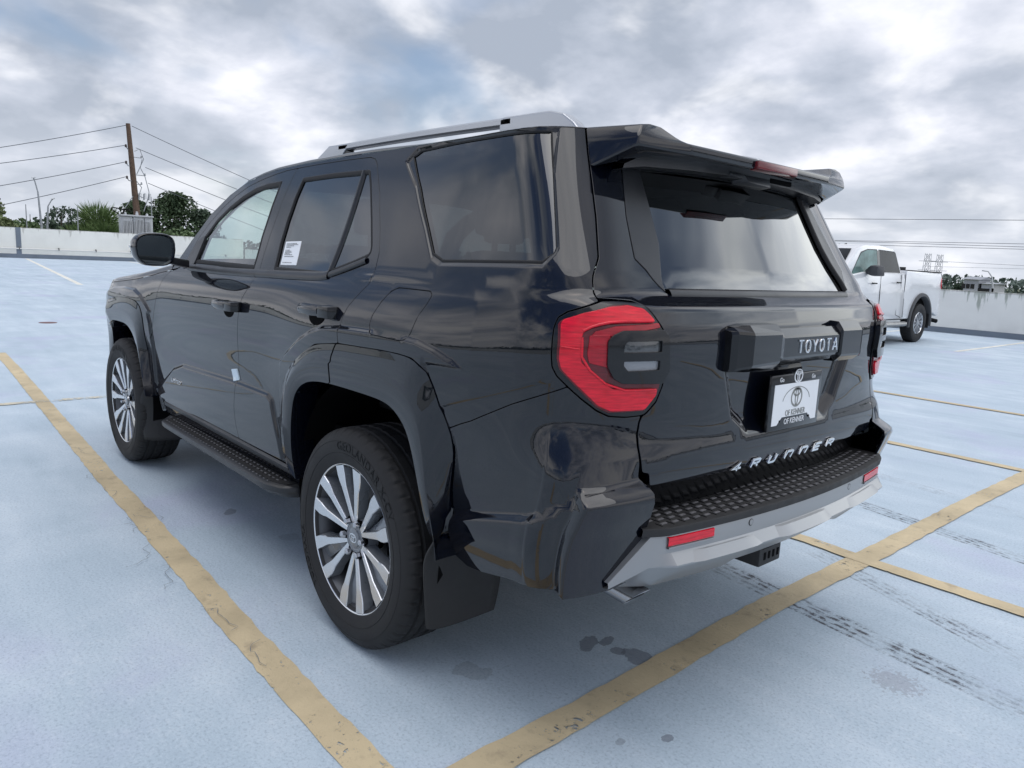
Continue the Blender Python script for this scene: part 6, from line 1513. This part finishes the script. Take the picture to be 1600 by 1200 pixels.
# lattice pylons far right
def pylon(x, y, h, label):
    root = empty('transmission_tower', (x, y, -9), label=label, cat='pylon', group='lattice towers on the skyline'); mb = MB(); H_ = h + 9
    w_ = lambda z: 1.0 * (1 - z / H_ * .55)
    zs = np.linspace(0, H_, 12); rr_ = .045
    for sx_ in (-1, 1):
        for sy_ in (-1, 1): mb.tube([(sx_ * w_(z), sy_ * w_(z), z) for z in zs], rr_, 4)
    for i in range(11):
        for sy_ in (-1, 1):
            mb.tube([(-w_(zs[i]), sy_ * w_(zs[i]), zs[i]), (w_(zs[i + 1]), sy_ * w_(zs[i + 1]), zs[i + 1])], .045, 4); mb.tube([(w_(zs[i]), sy_ * w_(zs[i]), zs[i]), (-w_(zs[i + 1]), sy_ * w_(zs[i + 1]), zs[i + 1])], .045, 4)
    for z in (H_ * .90, H_ * .78, H_ * .66): mb.tube([(-1.7, 0, z), (1.7, 0, z)], .05, 4)
    mb.build('lattice', mat('pylon_grey', (.50, .52, .55), .7) if 'pylon_grey' not in bpy.data.materials else bpy.data.materials['pylon_grey'], root)
pylon(60, -170, 6.6, 'left one of the two lattice pylons over the pickup bed'); pylon(59.4, -175, 6.6, 'right one of the two lattice pylons over the pickup bed')

# ---- small pale buildings among the right-hand trees
hw_ = mat('pale_siding', (.55, .56, .58), .7, var=.05); rfm = mat('grey_roof_sheet', (.30, .32, .35), .7)
def house(x, y, w_, d_, z0, z1, label):
    root = empty('distant_building', (x, y, -9), label=label, cat='building', group='pale buildings among the right hand trees')
    mb = MB(); mb.box((-w_ / 2, -d_ / 2, 0), (w_ / 2, d_ / 2, z0 + 9)); mb.build('wall', hw_, root)
    mb = MB(); mb.hull([(-w_ / 2 - .2, -d_ / 2 - .2, z0 + 9), (w_ / 2 + .2, -d_ / 2 - .2, z0 + 9), (-w_ / 2 - .2, d_ / 2 + .2, z0 + 9), (w_ / 2 + .2, d_ / 2 + .2, z0 + 9), (-w_ / 2 - .2, 0, z1 + 9), (w_ / 2 + .2, 0, z1 + 9)]); mb.build('roof', rfm, root)
    for k in range(3): 
        mb = MB(); mb.box((-w_ / 2 + .3 + k * w_ / 3.2, d_ / 2 - .01, z0 + 8.2), (-w_ / 2 + .6 + k * w_ / 3.2, d_ / 2 + .03, z0 + 8.6)); mb.build('window', M['gloss_black'], root)
house(20.6, -73, 1.15, 3, 1.50, 1.75, 'pale two storey building, the left and taller one of the pair'); house(19.3, -73, .95, 3, 1.18, 1.30, 'pale low building, the right and lower one of the pair')

# ================================================================== trees
def leafm(name, dark, light):
    m = bpy.data.materials.new(name); m.use_nodes = True; t = NT(m.node_tree); b = t.n['Principled BSDF']; p = coords_world(t)
    n1 = t.noise(p, .9, 4, .6); n2 = t.noise(p, 7, 2, .6); v = t.math('ADD', t.math('MULTIPLY', n1, .55), t.math('MULTIPLY', n2, .45))
    t.link(t.ramp(v, [(.38, dark), (.62, light)]), b.inputs['Base Color']); b.inputs['Roughness'].default_value = .6; b.inputs['Specular IOR Level'].default_value = .25
    return m
LM = {'olive': leafm('olive_leaves', (.08, .105, .045), (.21, .25, .12)), 'mid': leafm('mid_green_leaves', (.065, .105, .048), (.14, .20, .09)), 'dark': leafm('dark_leaves', (.045, .07, .05), (.09, .13, .085)),
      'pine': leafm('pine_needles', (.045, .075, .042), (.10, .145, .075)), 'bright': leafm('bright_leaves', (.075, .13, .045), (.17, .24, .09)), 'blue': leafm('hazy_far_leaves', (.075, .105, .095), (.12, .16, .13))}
bark = mat('bark_brown', (.10, .075, .055), .9, var=.3, vscale=3)
def tree(name, x, y, zb, zt, rx, kind, label, seed, blobs=9, nleaf=1500, leaf=.17, group=None, crown0=.25, shape='round', cat='tree'):
    r3 = np.random.RandomState(seed); root = empty(name, (x, y, -9), label=label, cat=cat, group=group); H_ = zt + 9; c0 = zb + 9 + (zt - zb) * crown0 - (zt - zb) * .2
    ctr = []
    for i in range(blobs):
        if shape == 'pine':
            zz = H_ - (H_ - c0) * (i / max(1, blobs - 1)) ** 1.2 * .9 - .3; rr_ = rx * (.30 + .35 * r3.rand()); aa = r3.rand() * 6.28; dd = rx * (.15 + .65 * (i / blobs)) * r3.rand() ** .5
        elif shape == 'fan':
            aa = r3.rand() * 6.28; dd = rx * .7 * r3.rand(); zz = c0 + (H_ - c0) * (.25 + .6 * r3.rand()); rr_ = rx * .32
        else:
            u1 = r3.rand(); aa = r3.rand() * 6.28; dd = rx * .62 * u1 ** .5; zz = c0 + (H_ - c0) * (.18 + .62 * r3.rand() * (1 - .45 * u1)); rr_ = rx * (.34 + .22 * r3.rand())
        ctr.append((dd * math.cos(aa), dd * math.sin(aa), min(zz, H_ - rr_ * .75), rr_))
    V = []; F = []
    per = nleaf // blobs
    for cx, cy, cz, rr_ in ctr:
        d_ = r3.normal(size=(per, 3)); d_ /= np.linalg.norm(d_, axis=1, keepdims=True); rad = rr_ * (.55 + .5 * r3.rand(per, 1) ** .7); p = np.array((cx, cy, cz)) + d_ * rad * np.array((1, 1, .78))
        a = r3.normal(size=(per, 3)); a /= np.linalg.norm(a, axis=1, keepdims=True); b = np.cross(a, r3.normal(size=(per, 3))); b /= np.linalg.norm(b, axis=1, keepdims=True)
        s_ = leaf * 1.3 * (.5 + .9 * r3.rand(per, 1))
        if shape == 'fan':
            a = d_ * np.array((1, 1, .6)) + np.array((0, 0, .7)); a /= np.linalg.norm(a, axis=1, keepdims=True); b = np.cross(a, r3.normal(size=(per, 3))); b /= np.linalg.norm(b, axis=1, keepdims=True); q = [p - b * s_ * .18, p + b * s_ * .18, p + a * s_ * 3.2, p + a * s_ * 3.2 + b * .001]
        else: q = [p - a * s_, p + b * s_ * .55, p + a * s_, p - b * s_ * .55]
        k0 = len(V); Q = np.stack(q, 1).reshape(-1, 3); V += Q.tolist(); F += [(k0 + 4 * i, k0 + 4 * i + 1, k0 + 4 * i + 2, k0 + 4 * i + 3) for i in range(per)]
    mk('crown', V, F, LM[kind], root, False)
    mb = MB(); tz = c0 + (H_ - c0) * .35; mb.tube([(0, 0, 0), (.05 * rx, 0, tz * .5), (0, .03 * rx, tz), (.02, 0, c0 + (H_ - c0) * .8)], [.05 * rx + .12, .04 * rx + .09, .03 * rx + .07, .03], 8)
    for cx, cy, cz, rr_ in ctr[:7]: mb.tube([(0, 0, min(tz, cz) * .93), (cx * .5, cy * .5, (min(tz, cz) * .93 + cz) / 2), (cx, cy, cz)], [.022 * rx + .05, .035, .02], 5)
    mb.build('trunk', bark, root, True); return root
G1 = 'trees beyond the far left parapet'
tree('broadleaf_tree', 75, -7.3, 0, 5.1, 2.9, 'olive', 'olive green broadleaf tree, leftmost in the photo', 1, 14, 9000, .14, G1, .1)
tree('broadleaf_tree', 84, -11.6, 0, 4.3, 2.3, 'mid', 'small dull green tree beside the taller street lamp', 2, 9, 5000, .13, G1, .1)
tree('broadleaf_tree', 112, -19.6, -1, 6.0, 4.6, 'dark', 'dark round tree behind the shorter street lamp', 3, 13, 8000, .2, G1, .1)
tree('broadleaf_tree', 100, -20.3, -1, 4.3, 2.8, 'mid', 'low tree between the dark round tree and the spiky bush', 14, 7, 2400, .16, G1, .1)
tree('palm_bush', 68, -13.6, -.5, 4.1, 2.9, 'bright', 'spiky bright green bush left of the transformer bank', 4, 20, 5600, .17, G1, .05, 'fan', cat='bush')
tree('broadleaf_tree', 74, -17.8, -1, 4.0, 2.2, 'mid', 'low green tree right behind the transformer bank', 5, 8, 2600, .14, G1, .1)
tree('pine_tree', 86, -21.8, 0, 5.5, 2.6, 'pine', 'shorter ragged pine just right of the transformer bank', 6, 12, 4600, .14, G1, .3, 'pine')
tree('pine_tree', 86, -25.6, 0, 6.8, 3.2, 'pine', 'tallest pine with a ragged crown left of the windscreen pillar', 7, 13, 5600, .15, G1, .3, 'pine')
tree('pine_tree', 88, -29.2, 0, 5.3, 2.3, 'dark', 'dark pine closest to the windscreen pillar', 8, 9, 3600, .14, G1, .3, 'pine')
tree('broadleaf_tree', 80, -22.6, -1, 3.9, 3.8, 'mid', 'broad green shrubbery under the pines', 9, 10, 3800, .15, G1, .05)
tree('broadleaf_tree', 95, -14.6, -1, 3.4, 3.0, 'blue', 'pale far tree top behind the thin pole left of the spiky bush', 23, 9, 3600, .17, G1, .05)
tree('broadleaf_tree', 90, -32, -1, 3.7, 2.6, 'dark', 'dark tree seen through the front door glass', 19, 8, 3000, .18, G1, .05)
G2 = 'trees beyond the right parapet'
names2 = ['dark tree right behind the tail of the white pickup', 'dark tree second from the pickup tail', 'bushy tree left of the pale taller building', 'tree just behind the two pale buildings', 'tree between the pale buildings and the curved lamp', 'tree under the curved street lamp', 'round tree right of the curved street lamp', 'small round tree near the right edge', 'rightmost dark tree at the photo edge']
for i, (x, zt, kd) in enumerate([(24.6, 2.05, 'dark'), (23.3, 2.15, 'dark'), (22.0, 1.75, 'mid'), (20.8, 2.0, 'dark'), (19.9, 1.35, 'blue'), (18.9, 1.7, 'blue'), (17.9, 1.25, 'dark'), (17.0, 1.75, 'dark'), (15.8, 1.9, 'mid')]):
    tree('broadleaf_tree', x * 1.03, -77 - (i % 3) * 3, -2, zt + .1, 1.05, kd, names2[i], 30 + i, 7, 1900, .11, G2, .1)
for i in range(9): tree('shrub', 25.2 - i * 1.15, -66 + (i % 2), -2.0, .62 + .18 * ((i * 7) % 3), .9, 'dark' if i % 2 else 'blue', 'low shrub above the right parapet, ' + ['first', 'second', 'third', 'fourth', 'fifth', 'sixth', 'seventh', 'eighth', 'ninth'][i] + ' in the hedge row counting from the pickup tail', 60 + i, 5, 1100, .10, 'hedge row above the right parapet', .1, cat='shrub')
# far belt of trees all round, one mass
r4 = np.random.RandomState(5); V = []; F = []
for k in range(900):
    a = r4.rand() * 6.283; d_ = 150 + 60 * r4.rand(); h_ = 1.2 + 4.2 * r4.rand()
    if -1.4 < ((a + math.pi) % 6.283 - math.pi) < 0.1 : d_ += 120; h_ = h_ * .4 + 1.0
    cx, cy = d_ * math.cos(a), d_ * math.sin(a); n = 60
    p = np.array((cx, cy, -2)) + r4.normal(size=(n, 3)) * np.array((4, 4, 1)) ; p[:, 2] = -9 + (h_ + 9) * r4.rand(n) ** .5
    dd = r4.normal(size=(n, 3)); dd /= np.linalg.norm(dd, axis=1, keepdims=True); ee = np.cross(dd, r4.normal(size=(n, 3))); ee /= np.linalg.norm(ee, axis=1, keepdims=True); s_ = .9
    Q = np.stack([p - dd * s_, p + ee * s_ * .6, p + dd * s_, p - ee * s_ * .6], 1).reshape(-1, 3); k0 = len(V); V += Q.tolist(); F += [(k0 + 4 * i, k0 + 4 * i + 1, k0 + 4 * i + 2, k0 + 4 * i + 3) for i in range(n)]
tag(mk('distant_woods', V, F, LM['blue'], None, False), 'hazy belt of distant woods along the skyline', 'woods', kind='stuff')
# fences/houses mirrored in the tailgate are left out
